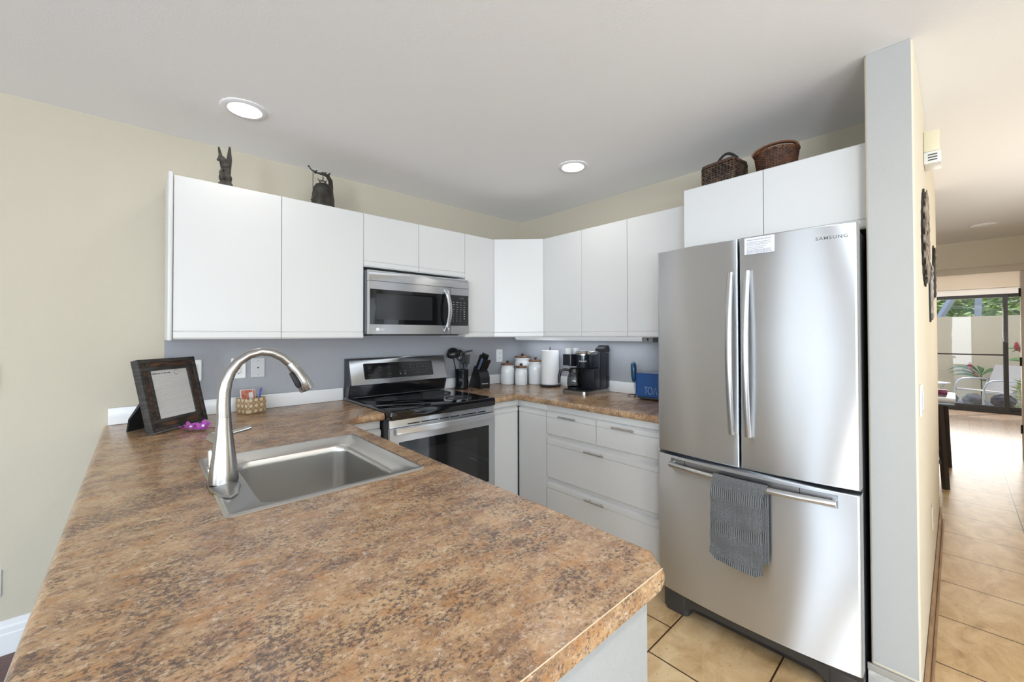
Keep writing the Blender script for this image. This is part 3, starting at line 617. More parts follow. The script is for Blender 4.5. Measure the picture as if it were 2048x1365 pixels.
b = B(); b.box(-.6915, -.6885, YC-YH+.006, YC+YH-.006, .10, 1.74); obj('gasket', b, BLACKM, fr, smooth=0)
def vhandle(par, y):
    n = 24; zs = [.936+(1.622-.936)*i/n for i in range(n+1)]; q = lambda zz: 1-((zz-1.279)/.343)**2
    sec = [(0.0125*math.cos(a*PI/10), .0125*math.sin(a*PI/10)) for a in range(20)]
    b = B(); b.rings([[(xfr(y)-.014-.030*q(zz)+c_*.9, y+s_*1.05, zz) for c_, s_ in sec] for zz in zs])
    for zz in (.95, 1.608): b.box(xfr(y)-.016, xfr(y)+.0015-.002, y-.009, y+.009, zz-.012, zz+.012, .002)
    obj('door_handle', b, mat('handle_steel', (.55, .555, .56), .28, 1), par, smooth=60)
vhandle(dL, -2.118); vhandle(dR, -2.180)
n = 28; ys = [-1.836-.628*i/n for i in range(n+1)]; q = lambda y: 1-((y+2.15)/.314)**2
b = B(); b.rings([[(xfr(y)-.020-.018*q(y)+.0125*math.cos(a*PI/10), y, .743+.0125*math.sin(a*PI/10)) for a in range(20)] for y in ys])
for y in (-1.843, -2.457): b.box(xfr(y)-.022, xfr(y)-.0016, y-.007, y+.007, .730, .756, .002)
hd = obj('drawer_handle', b, MATS['handle_steel'], fd, smooth=60)
b = B(); yy = [-1.834-.632*i/28 for i in range(29)]
b.rings([[(xfr(y)-.0015, y, .722), (xfr(y)-.0015, y, .770), (xfr(y)+.003, y, .770), (xfr(y)+.003, y, .722)] for y in yy]); obj('handle_recess', b, mat('shaded_steel', (.42, .42, .43), .3, 1), fd, smooth=30)  # recess shade put into the darker colour of a flat steel plate
for y in (-1.905, -2.352):
    b = B(); b.rings([[(xfr(y)-.0022, y+.0012, .722), (xfr(y)-.0022, y-.0012, .722), (xfr(y)-.001, y-.0012, .722), (xfr(y)-.001, y+.0012, .722)], [(xfr(y)-.0022, y+.0012, .770), (xfr(y)-.0022, y-.0012, .770), (xfr(y)-.001, y-.0012, .770), (xfr(y)-.001, y+.0012, .770)]])
    obj('recess_seam', b, BLACKM, fd, smooth=0)
kp = [(YC+YH-.004, .128), (YC+YH-.004, .018), (YC+YH-.035, .010), (YC+YH-.095, .022), (YC+YH-.15, .060), (YC-YH+.15, .060), (YC-YH+.095, .022), (YC-YH+.035, .010), (YC-YH+.004, .018), (YC-YH+.004, .128)]
b = B(); b.prism(kp, 'yz', -.700, -.6895); kk = obj('kick_plate', b, mat('kick_grey', (.040, .037, .034), .4), fr, smooth=0)
for s in (-1, 1):
    b = B(); b.rings([[(x, y, q_) for x, y in rrect(-.662, YC+s*(YH-.062), .040+i, .058+i, .024, 6)] for i, q_ in ((-.004, 0), (0, .004), (0, .085), (-.012, .118))]); obj('foot', b, MATS['kick_grey'], kk, smooth=40)
b = B()
for y in (-1.93, -2.02, -2.11, -2.20, -2.29, -2.38): b.box(-.7012, -.6998, y-.034, y+.034, .092, .104)
obj('grille_slots', b, BLACKM, kk, smooth=0)
ya, yb = -2.411, -2.500; tm = basis(((xfr(ya)+xfr(yb))/2-.0006, (ya+yb)/2, 1.7165), (xfr(yb)-xfr(ya), yb-ya, 0), (0, 0, 1))
text('brand_letters', 'SAMSUNG', .0165, mat('letter_grey', (.10, .105, .11), .4), tm, dR, .0003, 1.18, 1.12, .00015)
nm = basis((xfr(-2.224)-.0016, -2.224, 1.724), (xfr(-2.278)-xfr(-2.170), -.108, 0), (0, 0, 1))
nt_ = thing('notice_card', 'small white laminated notice on the fridge door top', 'notice', nm.translation)
b = B(); b.box(-.054, .054, -.034, .034, 0, .0008); b.xf(nm); obj('card', b, mat('laminate_card', (.74, .75, .80), .25), nt_, smooth=0)
text('heading', 'FRIDGE TEMPERATURE CONTROL', .0058, DMARK, nm @ Matrix.Translation((0, .024, .0012)), nt_, .0001)
b = B()
for k, (x1, y) in enumerate(((.046, .014), (.046, .008), (.030, .002), (.024, -.006), (.016, -.012), (.046, -.018), (.046, -.022), (.042, -.026), (.046, -.030))):
    x = -.046
    while x < x1-.004:
        w_ = random.uniform(.004, .011); b.box(x, min(x+w_, x1), y-.0009, y+.0009, .0009, .0012); x += w_+.0015
b.xf(nm); obj('printed_lines', b, mat('faint_print', (.28, .28, .33), .6), nt_, smooth=0)
# towel over the drawer handle
def towel():
    y0, y1 = -2.046, -2.236; b = B(); nx = 28; prof = []
    hxm = lambda y: xfr(y)-.020-.018*q(y)
    th = .0045
    path = [(-.0175-.004, .402-.743)]+[(-.0175-.003*math.sin(k*1.1), .402-.743+.32*k/22) for k in range(1, 22)]
    path += [(-.0165*math.cos(a), .0165*math.sin(a)) for a in [PI*k/10 for k in range(0, 11)]]
    path += [(.0150, -.30*k/16) for k in range(1, 17)]
    nn = []
    for i, p in enumerate(path):
        a = Vector(path[max(i-1, 0)]); c = Vector(path[min(i+1, len(path)-1)]); t_ = (c-a).normalized(); nn.append(Vector((-t_.y, t_.x)))
    for side in (0, 1):
        pass
    outer = []; inner = []
    for j in range(nx+1):
        f_ = j/nx; y = y0+(y1-y0)*f_; ro = []; ri = []
        for i, p in enumerate(path):
            front = i < 22; sway = .0016*math.sin(f_*9+i*.25)*(1 if front else .4)
            yy_ = y-(.010*(f_-.5))*max(0, (22-i)/22) if front else y-.006-.012*f_
            base = Vector(p); dz = 0
            if i < 5 and front:
                e = abs(f_-.5)*2; dz = (5-i)/5*(.018*max(0, e-.75)/.25)+(5-i)/5*(-.016*f_+.008)
            px = hxm(yy_)+base.x+sway; pz = .743+base.y+dz
            ro.append((px+nn[i].x*th*.5, yy_, pz+nn[i].y*th*.5)); ri.append((px-nn[i].x*th*.5, yy_, pz-nn[i].y*th*.5))
        outer.append(ro+list(reversed(ri)))
    b.rings(outer); return b
g = NT('grey_waffle_towel'); v = g.map(src='Object')
sx = g.n('SeparateXYZ'); g.l(v, sx.inputs[0])
def mth(op, a, bb=None):
    x = g.n('Math', operation=op)
    for v_, s_ in ((a, x.inputs[0]), (bb, x.inputs[1])):
        if v_ is None: continue
        if isinstance(v_, (int, float)): s_.default_value = v_
        else: g.l(v_, s_)
    return x.outputs[0]
wy = mth('SINE', mth('MULTIPLY', sx.outputs[1], 780)); wz = mth('SINE', mth('MULTIPLY', sx.outputs[2], 780))
dg1 = mth('SINE', mth('MULTIPLY', mth('ADD', sx.outputs[1], sx.outputs[2]), 620)); dg2 = mth('SINE', mth('MULTIPLY', mth('SUBTRACT', sx.outputs[1], sx.outputs[2]), 620))
waf = mth('MULTIPLY', dg1, dg2); rib = mth('MULTIPLY', wy, 1.4)
bandm = mth('GREATER_THAN', mth('SINE', mth('MULTIPLY', mth('ADD', sx.outputs[2], .030), 2*PI/.145)), .62)
hgt = mth('ADD', mth('MULTIPLY', rib, bandm), mth('MULTIPLY', waf, mth('SUBTRACT', 1.0, bandm)))
g.bump(hgt, .6, .0025); g.p.inputs['Roughness'].default_value = .9
g.l(g.mix((.105, .110, .112), (.175, .18, .182), mth('MULTIPLY', mth('ADD', hgt, 1.0), .5)), g.p.inputs['Base Color'])
b = towel(); o = obj('dish_towel', b, MATS['grey_waffle_towel'], smooth=60); tag(o, 'dark grey waffle dish towel hanging over the freezer handle', 'towel')

# ------------------------------------------------------------------ wall plates
def two(nm, f, m): return [(nm, (lambda b, y=y: f(b, y)), m) for y in (-1, 1)]
def plate(name, label, c, nrm, m, parts, w=.070, h=.114):
    xd = {'y-': (1, 0, 0), 'x-': (0, -1, 0)}[nrm]; mm = basis(c, xd, (0, 0, 1))
    t = thing(name, label, {'light_switch': 'light switch', 'wall_outlet': 'outlet', 'cable_plate': 'wall plate'}[name], c)
    b = B(); b.rings([[(x, y, q_) for x, y in rrect(0, 0, w/2-i, h/2-i, .004, 3)] for i, q_ in ((0, 0.0003), (0, .003), (.003, .006))]); b.xf(mm); obj('cover_plate', b, m, t, smooth=30)
    for nm_, fn, mt in parts:
        b = B(); fn(b); b.xf(mm); obj(nm_, b, mt, t, smooth=30)
def rocker(b): b.box(-.016, .016, -.033, .033, .0062, .0095, .002)
def recep(b, y): b.prism(rrect(0, .022*y, .0165, .0145, .009, 4), 'xy', .0062, .0078)
def slots(b, y):
    y *= .022; b.box(-.008, -.0055, y-.001, y+.008, .0079, .0083); b.box(.0055, .008, y-.001, y+.007, .0079, .0083); b.cyl((0, y-.007, .0079), (0, y-.007, .0083), .003, n=10)
def decora(b): b.box(-.0165, .0165, -.034, .034, .0062, .0078, .001)
def gbtn(b): b.box(-.008, .008, -.006, -.0008, .0079, .0092); b.box(-.008, .008, .0012, .0062, .0079, .0092)
plate('light_switch', 'white rocker light switch on the grey wall behind the picture frame', (-2.428, -.003, 1.171), 'y-', PLATE, [('rocker', rocker, PLATE)])
plate('wall_outlet', 'white outlet with reset buttons on the grey wall behind the faucet', (-2.226, -.003, 1.172), 'y-', PLATE, [('receptacle', decora, PLATE), ('buttons', gbtn, GREYMARK)]+two('slots', slots, BLACKM))
def hole(b): b.cyl((0, 0, .0062), (0, 0, .0075), .0045, n=14)
def screw(b, y): b.cyl((0, y*.041, .006), (0, y*.041, .0072), .003, n=10)
plate('cable_plate', 'grey cable plate with a single hole above the woven box', (-2.131, -.003, 1.171), 'y-', PLATEG, [('cable_hole', hole, BLACKM), ]+two('screw', screw, GREYMARK))
plate('wall_outlet', 'small white outlet on the grey wall between knife block and canisters', (-.270, -.003, 1.172), 'y-', PLATE, two('receptacle', recep, PLATE)+two('slots', slots, BLACKM))
plate('wall_outlet', 'white outlet low on the beige wall above the baseboard', (-3.105, -.0006, .305), 'y-', PLATE, two('receptacle', recep, PLATE)+two('slots', slots, BLACKM))
plate('light_switch', 'beige switch plate high on the beige wall above the low outlet', (-3.118, -.0006, 1.185), 'y-', mat('beige_plate', (.62, .56, .44), .4), [('rocker', rocker, MATS['beige_plate'])])
plate('light_switch', 'white light switch on the hall side of the partition', (-.52, PY1-.0006, 1.115), 'y-', PLATE, [('rocker', rocker, PLATE)])
plate('wall_outlet', 'beige outlet low on the hall side of the partition', (.30, PY1-.0006, .44), 'y-', mat('tan_plate', (.60, .52, .40), .4), two('receptacle', recep, MATS['tan_plate'])+two('slots', slots, BLACKM))

# ------------------------------------------------------------------ ceiling lights
def downlight(x, y, label, on, watts=.5):
    t = thing('recessed_light', label, 'ceiling light', (x, y, H-.006), group='recessed ceiling lights')
    b = B(); b.rings([[(x+r*math.cos(2*PI*k/48), y+r*math.sin(2*PI*k/48), H-h_) for k in range(48)] for r, h_ in ((.0935, .0004), (.0935, .003), (.088, .006), (.068, .007), (.065, .0045))], True, False, False); obj('trim_ring', b, TRIM, t, smooth=40)
    b = B(); b.lathe([(.0655, -.0050), (.05, -.0060), (.001, -.0064)], (x, y, H), 40)
    obj('lens', b, mat('lit_lens', (.9, .9, .9), .5, emit=((1, .96, .90), 30)) if on else mat('unlit_lens', (.66, .62, .57), .4), t)
    if on:
        a = area('lamp', (x, y, H-.012), (0, 0, -1), .12, .12, watts, (1, .93, .85), True, math.radians(165))
downlight(-2.288, -.545, 'lit recessed ceiling light above the statue and wide cabinet', True, .3)
downlight(-.653, -1.157, 'lit recessed ceiling light above the coffee maker corner', True)
downlight(-1.95, -3.15, 'added lit recessed ceiling light, out of view over the kitchen entrance', True, 9)  # added out of view to brighten the floor and base drawers
downlight(3.34, -2.95, 'unlit recessed ceiling light in the hall', False)
t = thing('under_cabinet_light', 'long white lamp under the wall cabinets above the coffee maker', 'lamp', (-.12, -.75, 1.30))
b = B(); b.rings([[(x, y, q_) for x, q_ in ((-.055, 1.3405), (-.165, 1.3405), (-.170, 1.330), (-.150, 1.313), (-.075, 1.311), (-.055, 1.320))] for y in (-.10, -1.345)]); obj('diffuser', b, mat('lamp_white', (.72, .73, .74), .4, emit=((.85, .92, 1), .25)), t, smooth=20)
a_ = area('lamp', (-.112, -.72, 1.308), (-.0, 0, -1), .05, 1.2, 1.5, (.85, .92, 1), spread=math.radians(175))  # lamp and diffuser glow added to brighten the grey wall band
b = B(); b.box(-.17, -.055, -1.425, -1.3455, 1.308, 1.3405, .003); eb = obj('end_box', b, mat('box_grey', (.30, .30, .30), .5), t)
b = B(); b.box(-.1715, -.1695, -1.395, -1.385, 1.318, 1.334, .001); obj('switch', b, BLACKM, eb)

# ------------------------------------------------------------------ picture frame, orchid, woven box
fw, fh = .2965, .3254
fm = Matrix.Translation((-2.598, -.4245, ZC+.0085)) @ Matrix.Rotation(math.radians(44.53), 4, 'Z') @ Matrix.Rotation(-math.radians(13.58), 4, 'X')   # local x along width, z up, front is -y
pf = thing('picture_frame', 'rustic dark wood frame with a printed sheet on an easel leg', 'picture frame', fm.translation)
def fpart(nm, m, par=None, *boxes, bev=.001):
    b = B()
    for bx in boxes: b.box(*bx, bev)
    b.xf(fm); return obj(nm, b, m, par or pf)
fpart('outer_rail', RUSTICD, None, (0, .016, -.002, .030, 0, fh), (fw-.016, fw, -.002, .030, 0, fh), (.016, fw-.016, -.002, .030, 0, .016), (.016, fw-.016, -.002, .030, fh-.016, fh))
fpart('wood_border', RUSTIC, None, (.016, .045, .004, .028, .016, fh-.016), (fw-.045, fw-.016, .004, .028, .016, fh-.016), (.045, fw-.045, .004, .028, .016, .045), (.045, fw-.045, .004, .028, fh-.045, fh-.016))
fpart('inner_rail', RUSTICD, None, (.038, .053, 0, .0275, .017, fh-.017), (fw-.053, fw-.038, 0, .0275, .017, fh-.017), (.017, fw-.017, -.0005, .0275, .038, .053), (.017, fw-.017, -.0005, .0275, fh-.053, fh-.038))
sh_ = fpart('printed_sheet', SHEET, None, (.0532, fw-.0532, .006, .0075, .0532, fh-.0532), bev=0)
b = B(); x0, x1 = .062, fw-.062; zz_ = fh-.082; k = 0
while zz_ > .070:
    x = x0; xe = x1-random.choice((.0, .0, .03, .07))
    while x < xe:
        w_ = random.uniform(.006, .022); b.box(x, min(x+w_, xe), .0055, .0058, zz_-.0006, zz_+.0006); x += w_+.003
    zz_ -= .0066 if k % 4 else .011; k += 1
b.xf(fm); obj('text_lines', b, mat('pale_print', (.52, .52, .52), .6), sh_, smooth=0)
b = B(); x = x0
for w_ in (.024, .010, .008, .018, .016): b.box(x, x+w_, .0055, .0058, fh-.070, fh-.0655); x += w_+.004
mk = b.mark(); b.tube([(.185+.011*math.cos(a), .0055, fh-.068+.011*math.sin(a)) for a in [PI*(.15+1.6*i/20) for i in range(21)]], .0009, 5); b.box(.198, .215, .0055, .0058, fh-.067, fh-.0655)
b.xf(fm); obj('heading', b, DMARK, sh_, smooth=0)
fpart('glass', GLASS, None, (.0532, fw-.0532, .0030, .0036, .0532, fh-.0532), bev=0)
fpart('back_board', BLACKM, None, (.010, fw-.010, .0302, .0335, .010, fh-.010))
b = B(); lc = .092
b.rings([[(lc-.018, .0337, .19), (lc+.018, .0337, .19), (lc+.018, .039, .205), (lc-.018, .039, .205)], [(lc-.055, .128, .082), (lc+.055, .128, .082), (lc+.055, .134, .086), (lc-.055, .134, .086)], [(lc-.040, .166, .0322), (lc+.040, .166, .0322), (lc+.040, .172, .0336), (lc-.040, .172, .0336)]])
b.xf(fm); obj('easel_leg', b, BLACKM, pf, smooth=0)

def orchid():
    b = B(); MAG = mat('orchid_magenta', (.32, .010, .30), .5, var=(26, (.50, .12, .48), (.17, .002, .19)))
    t = thing('orchid_bloom', 'magenta orchid blossoms lying in front of the picture frame', 'flower', (-2.445, -.455, ZC+G))
    pet = B(); 
    def petal(bb, m, L, W, cup):
        n_, k_ = 6, 4; rows = []
        for i in range(n_+1):
            u_ = i/n_; w_ = W*math.sin(PI*min(.97, .08+u_*.9))**.7
            rows.append([m @ Vector((L*u_, w_*(j/k_-.5)*2*.5, cup*u_*u_-.25*W*(1-abs(j/k_-.5)*2)*.4)) for j in range(k_+1)])
        mk_ = [[bb.bm.verts.new(p) for p in r_] for r_ in rows]
        for a_, c_ in zip(mk_, mk_[1:]):
            for j in range(k_): bb.bm.faces.new((a_[j], a_[j+1], c_[j+1], c_[j]))
    for (cx, cy, cz, yaw_, tilt, s_) in ((-2.470, -.437, .020, .6, .6, 1.0), (-2.428, -.465, .022, -.4, .7, 1.05), (-2.492, -.410, .012, 2.2, .3, .85)):
        M0 = Matrix.Translation((cx, cy, ZC+cz)) @ Matrix.Rotation(yaw_, 4, 'Z') @ Matrix.Rotation(tilt, 4, 'X') @ Matrix.Scale(s_, 4)
        for k in range(5): petal(pet, M0 @ Matrix.Rotation(2*PI*k/5+.3, 4, 'Z'), .030, .021, .010)
    for v_ in pet.bm.verts: v_.co.z = max(v_.co.z, ZC+.0012)
    mod = obj('petals', pet, MAG, t, smooth=80); s = mod.modifiers.new('thick', 'SOLIDIFY'); s.thickness = .0008; s.offset = 1
    b.ell((-2.428, -.468, ZC+.024), (.007, .006, .006)); b.ell((-2.470, -.441, ZC+.022), (.006, .005, .005)); obj('lip', b, mat('orchid_white', (.75, .62, .74), .5), t)
    b = B(); b.tube([(-2.43, -.46, ZC+.012), (-2.400, -.455, ZC+.010), (-2.385, -.462, ZC+.006)], [.0025, .002, .0035], 8); obj('stem', b, mat('orchid_stem', (.30, .04, .20), .5), t)
orchid()

wb = thing('woven_box', 'small square woven leaf box holding a card and a pen', 'basket', (-2.1835, -.1130, ZC+G), math.radians(25))
g = NT('woven_leaf'); v = g.map(rot=(0, 0, 0), scale=(1, 1, 1))
sx2 = g.n('SeparateXYZ'); g.l(v, sx2.inputs[0])
def gm(op, a, bb=None):
    x = g.n('Math', operation=op)
    for v_, s_ in ((a, x.inputs[0]), (bb, x.inputs[1])):
        if v_ is None: continue
        if isinstance(v_, (int, float)): s_.default_value = v_
        else: g.l(v_, s_)
    return x.outputs[0]
hz_ = gm('ADD', sx2.outputs[0], sx2.outputs[1]); ua = gm('ADD', hz_, sx2.outputs[2]); ub = gm('SUBTRACT', hz_, sx2.outputs[2])
fa_ = gm('FRACT', gm('MULTIPLY', ua, 33)); fb_ = gm('FRACT', gm('MULTIPLY', ub, 33))
edge = gm('MINIMUM', gm('MINIMUM', fa_, gm('SUBTRACT', 1.0, fa_)), gm('MINIMUM', fb_, gm('SUBTRACT', 1.0, fb_)))
chk = gm('MODULO', gm('ADD', gm('FLOOR', gm('MULTIPLY', ua, 33)), gm('FLOOR', gm('MULTIPLY', ub, 33))), 2.0)
tone = g.mix((.44, .29, .15), (.66, .52, .34), gm('ABSOLUTE', chk)); eg = g.ramp(edge, [(.02, .25), (.10, 1.0)])
g.l(g.mix(tone, eg, 1.0, 'MULTIPLY'), g.p.inputs['Base Color']); g.p.inputs['Roughness'].default_value = .45; g.bump(eg, .5, .002)
b = B(); s0, s1 = .051, .054
def sq(h, zq, r=.006): return [(x, y, zq) for x, y in rrect(0, 0, h, h, r, 3)]
b.rings([sq(.046, 0), sq(.050, .004), sq(s1, .045), sq(.0525, .085), sq(.0505, .085), sq(.0500, .04), sq(.046, .008)]); obj('basket_body', b, MATS['woven_leaf'], wb, local=True, smooth=40)
cmx = Matrix.Translation((-2.1915, -.1195, ZC+.0105)) @ Matrix.Rotation(math.radians(25), 4, 'Z') @ Matrix.Rotation(-.22, 4, 'X') @ Matrix.Rotation(.05, 4, 'Y')
cd = thing('greeting_card', 'red and white printed card standing in the woven box', 'card', cmx.translation)
b = B(); b.box(-.040, .042, 0, .003, 0, .122); b.xf(cmx); obj('card_stock', b, mat('card_white', (.78, .76, .74), .6), cd, smooth=0)
b = B(); b.box(-.037, .004, -.0008, -.0001, .045, .118); b.box(.004, .026, -.0008, -.0001, .104, .118); b.box(.030, .039, -.0008, -.0001, .05, .119); b.xf(cmx); obj('red_print', b, mat('card_red', (.55, .13, .08), .6, var=(60, (.50, .10, .06), (.62, .28, .20))), cd, smooth=0)
pm = Vector((-2.152, -.100, ZC+.0125)); pd = Vector((.020, .006, .118))
pn = thing('pen', 'blue ballpoint pen standing in the woven box', 'pen', pm)
b = B(); b.cyl(pm, pm+pd*.78, .0042, n=12); obj('barrel', b, PEN, pn)
b = B(); b.cyl(pm+pd*.785, pm+pd*.98, .0046, .0046, n=12); b.cyl(pm+pd*.98, pm+pd*1.03, .003, .0022, n=10); obj('cap', b, PEN, pn)

# ------------------------------------------------------------------ things beside the range
ux, uy = -.748, -.098
cr = thing('utensil_crock', 'glossy black crock full of utensils beside the range', 'crock', (ux, uy, ZC+G))
b = B(); b.lathe([(.050, 0), (.054, .003), (.0555, .010), (.0545, .075), (.054, .142), (.056, .148), (.056, .153), (.053, .155), (.0500, .152), (.0500, .012), (.001, .010)], (ux, uy, ZC+G), 40); obj('crock_body', b, mat('black_glaze', (.006, .008, .011), .07, spec=.7), cr, smooth=50)
UG = 'black utensils in the crock'
NYL = mat('black_nylon', (.010, .010, .011), .28)
def utensil(name, label, base, tip, head, grip=None):
    p0 = Vector((ux, uy, ZC+.014))+Vector(base); p1 = Vector((ux, uy, ZC))+Vector(tip)
    t = thing(name, label, 'utensil', p0, group=UG); d = (p1-p0).normalized()
    b = B(); b.tube([p0, p0.lerp(p1, .5), p1], [.0045, .0055, .0048], 10); obj('handle', b, NYL, t)
    side = d.cross(Vector((.675, .738, 0))).normalized(); mm = basis(p1, side, d)    # head: x across, y along the handle
    b = B(); head(b); b.xf(mm); obj('head', b, NYL, t, smooth=50)
def ladle(b):
    mk = b.mark(); pr = [(.001, -.030), (.018, -.028), (.032, -.018), (.040, 0), (.0385, .001), (.030, -.016), (.016, -.025), (.001, -.027)]
    b.lathe(pr, n=24); b.xf(Matrix.Translation((0, .038, .012)) @ Matrix.Rotation(.75, 4, 'X') @ Matrix.Scale(1.25, 4), mk)
def whisk(b):
    for k in range(6):
        a = PI*k/6; b.tube([(.026*math.sin(PI*i/14)*math.cos(a)*(1.0 if i < 8 else 1.0), .088*(1-math.cos(PI*i/14))/2, .026*math.sin(PI*i/14)*math.sin(a)) for i in range(15)], .0013, 6)
        b.tube([(-.026*math.sin(PI*i/14)*math.cos(a), .088*(1-math.cos(PI*i/14))/2, -.026*math.sin(PI*i/14)*math.sin(a)) for i in range(15)], .0013, 6)
def spoon(b):
    mk = b.mark(); b.ell((0, .045, 0), (.030, .046, .006), 24, 8)
def turner(b):
    o_ = [(-.010, 0), (.010, 0), (.034, .035), (.038, .095), (-.034, .110), (-.034, .035)]
    b.prism(o_, 'xy', -.0015, .0015)
def hooked(b):
    b.tube([(0, 0, 0), (.030, .045, 0), (.052, .090, 0), (.040, .104, 0), (.005, .118, 0), (-.028, .128, 0)], [.0045, .004, .0045, .0055, .0065, .005], 10)
utensil('ladle', 'black ladle leaning toward the range in the black crock', (-.020, .006, 0), (-.070, .010, .246), ladle)
utensil('whisk', 'black whisk standing in the middle of the crock', (-.004, -.022, 0), (-.016, -.046, .200), whisk)
utensil('serving_spoon', 'black oval spoon standing in the crock behind the hooked server', (.004, .026, 0), (.016, .046, .220), spoon)
utensil('hooked_server', 'black angled server with a bent arm toward the knife block', (.020, -.012, 0), (.046, -.012, .180), hooked)
utensil('slotted_turner', 'black flat turner at the back of the crock', (.022, .014, 0), (.050, .026, .165), turner)

km = Matrix.Translation((-.590, -.140, ZC+G)) @ Matrix.Rotation(math.radians(-6), 4, 'Z')
kb = thing('knife_block', 'black knife block full of knives on the corner worktop', 'knife block', km.translation, math.radians(-6))
b = B(); b.prism([(-.068, 0), (.105, 0), (.112, .006), (.020, .178), (-.048, .130), (-.068, .086)], 'yz', -.046, .046); b.xf(Matrix.Identity(4)); obj('block_body', b, mat('black_wood', (.012, .012, .014), .4), kb, local=True, smooth=0)
text('brand_letters', 'Farberware', .0125, WMARK, km @ basis((0, -.0686, .038), (1, 0, 0), (0, 0, 1)), kb, .0003)
kdir = Vector((0, -.060, .088)).normalized()
def knife(px, s, off, L, label, m, w=.0115):
    base = Vector((-.048, .130)); top = Vector((.020, .178)); 
    yy_ = -.066+.086*0
    f0 = Vector((px, -.048+.068*s, .130+.048*s)); p = km @ (f0+kdir*.0015); d = (km.to_3x3() @ kdir)
    t = thing('knife', label, 'knife', p, group='knives in the black block')
    s_ = km.to_3x3() @ Vector((1, 0, 0)); mm = basis(p, s_, d)
    b = B(); b.rings([[(x, off_, y) for x, y in rrect(0, 0, .0075*k_, w*k_, .005, 3)] for off_, k_ in ((.010, .86), (.03, .95), (L*.6, .9), (L-.008, 1.05), (L, .8))]); b.xf(mm); obj('grip', b, m, t, smooth=40)
    b = B(); b.box(-.0045, .0045, 0.0, .0098, -w*.75, w*.75, .001); b.xf(mm); obj('bolster', b, MATS['satin_nickel'], t)
for i, (px, s, L) in enumerate(((-.032, .80, .120), (-.011, .84, .134), (.011, .80, .126), (.033, .78, .118))): knife(px, s, 0, L, 'black handled large knife in the top row of the block', NYL)
for i, (px, s, L) in enumerate(((-.037, .36, .112),)): knife(px, s, 0, L, 'blue-grey knife handle at the edge of the lower row', mat('slate_handle', (.07, .11, .16), .25))
for i, (px, s, L) in enumerate(((-.015, .30, .102), (.003, .30, .100), (.021, .30, .098), (.038, .30, .096))): knife(px, s, 0, L, 'black handled small knife in the lower row of the block', NYL, .009)
# canisters
def canister(x, y, r, hb_, label):
    t = thing('canister', label, 'canister', (x, y, ZC+G), group='white canisters with wooden lids')
    b = B(); k = hb_; b.lathe([(r*.93, 0), (r, .005), (r, k*.72), (r*.985, k*.80), (r*.90, k*.86), (r*.86, k*.89), (r*.86, k*.93), (r*.92, k*.95), (r*.93, k*.985), (r*.90, k)], (x, y, ZC+G), 40); obj('jar', b, CERAM, t, smooth=50)
    b = B(); b.lathe([(r*.90, k+.0006), (r*.96, k+.003), (r*.96, k+.014), (r*.92, k+.017), (.012, k+.018), (.001, k+.018)], (x, y, ZC+G), 36); l = obj('lid', b, ACACIA, t)
    b = B(); b.lathe([(.006, k+.0185), (.006, k+.022), (.013, k+.027), (.0145, k+.034), (.010, k+.040), (.001, k+.041)], (x, y, ZC+G), 20); obj('lid_knob', b, mat('dark_knob', (.05, .028, .02), .4), l)
canister(-.262, -.105, .060, .163, 'white canister with wooden lid nearest the wall outlet')
canister(-.100, -.125, .072, .222, 'tallest white canister with wooden lid in the corner')
canister(-.215, -.228, .053, .143, 'smallest white canister with wooden lid, in front of the others')
canister(-.088, -.275, .062, .193, 'white canister with wooden lid beside the paper towels')
# paper towel
px_, py_ = -.114, -.472
t = thing('paper_towel_holder', 'black metal paper towel stand with ball feet', 'paper towel holder', (px_, py_, ZC+G))
b = B(); b.lathe([(.088, .010), (.090, .013), (.088, .017), (.001, .018)], (px_, py_, ZC+G), 36); obj('base', b, CHAR, t)
b = B(); b.cyl((px_, py_, ZC+.0185), (px_, py_, ZC+.318), .004, n=12); b.ell((px_, py_, ZC+.320), (.006, .006, .007)); obj('post', b, CHAR, t)
for a in (.6, 2.2, 3.75, 5.3): obj('ball_foot', B().ell((px_+.078*math.cos(a), py_+.078*math.sin(a), ZC+.0085), (.008, .008, .008), 12, 8), CHAR, t)
b = B(); b.rings([[(px_+r_*math.cos(2*PI*k/40), py_+r_*math.sin(2*PI*k/40), ZC+q_) for k in range(40)] for r_, q_ in ((.020, .0195), (.073, .0195), (.0735, .021), (.0735, .297), (.073, .2985), (.020, .2985), (.020, .0195))], True, False, False)
tag(obj('paper_roll', b, PAPER, smooth=50), 'white roll of paper towels on the stand', 'paper towel roll')
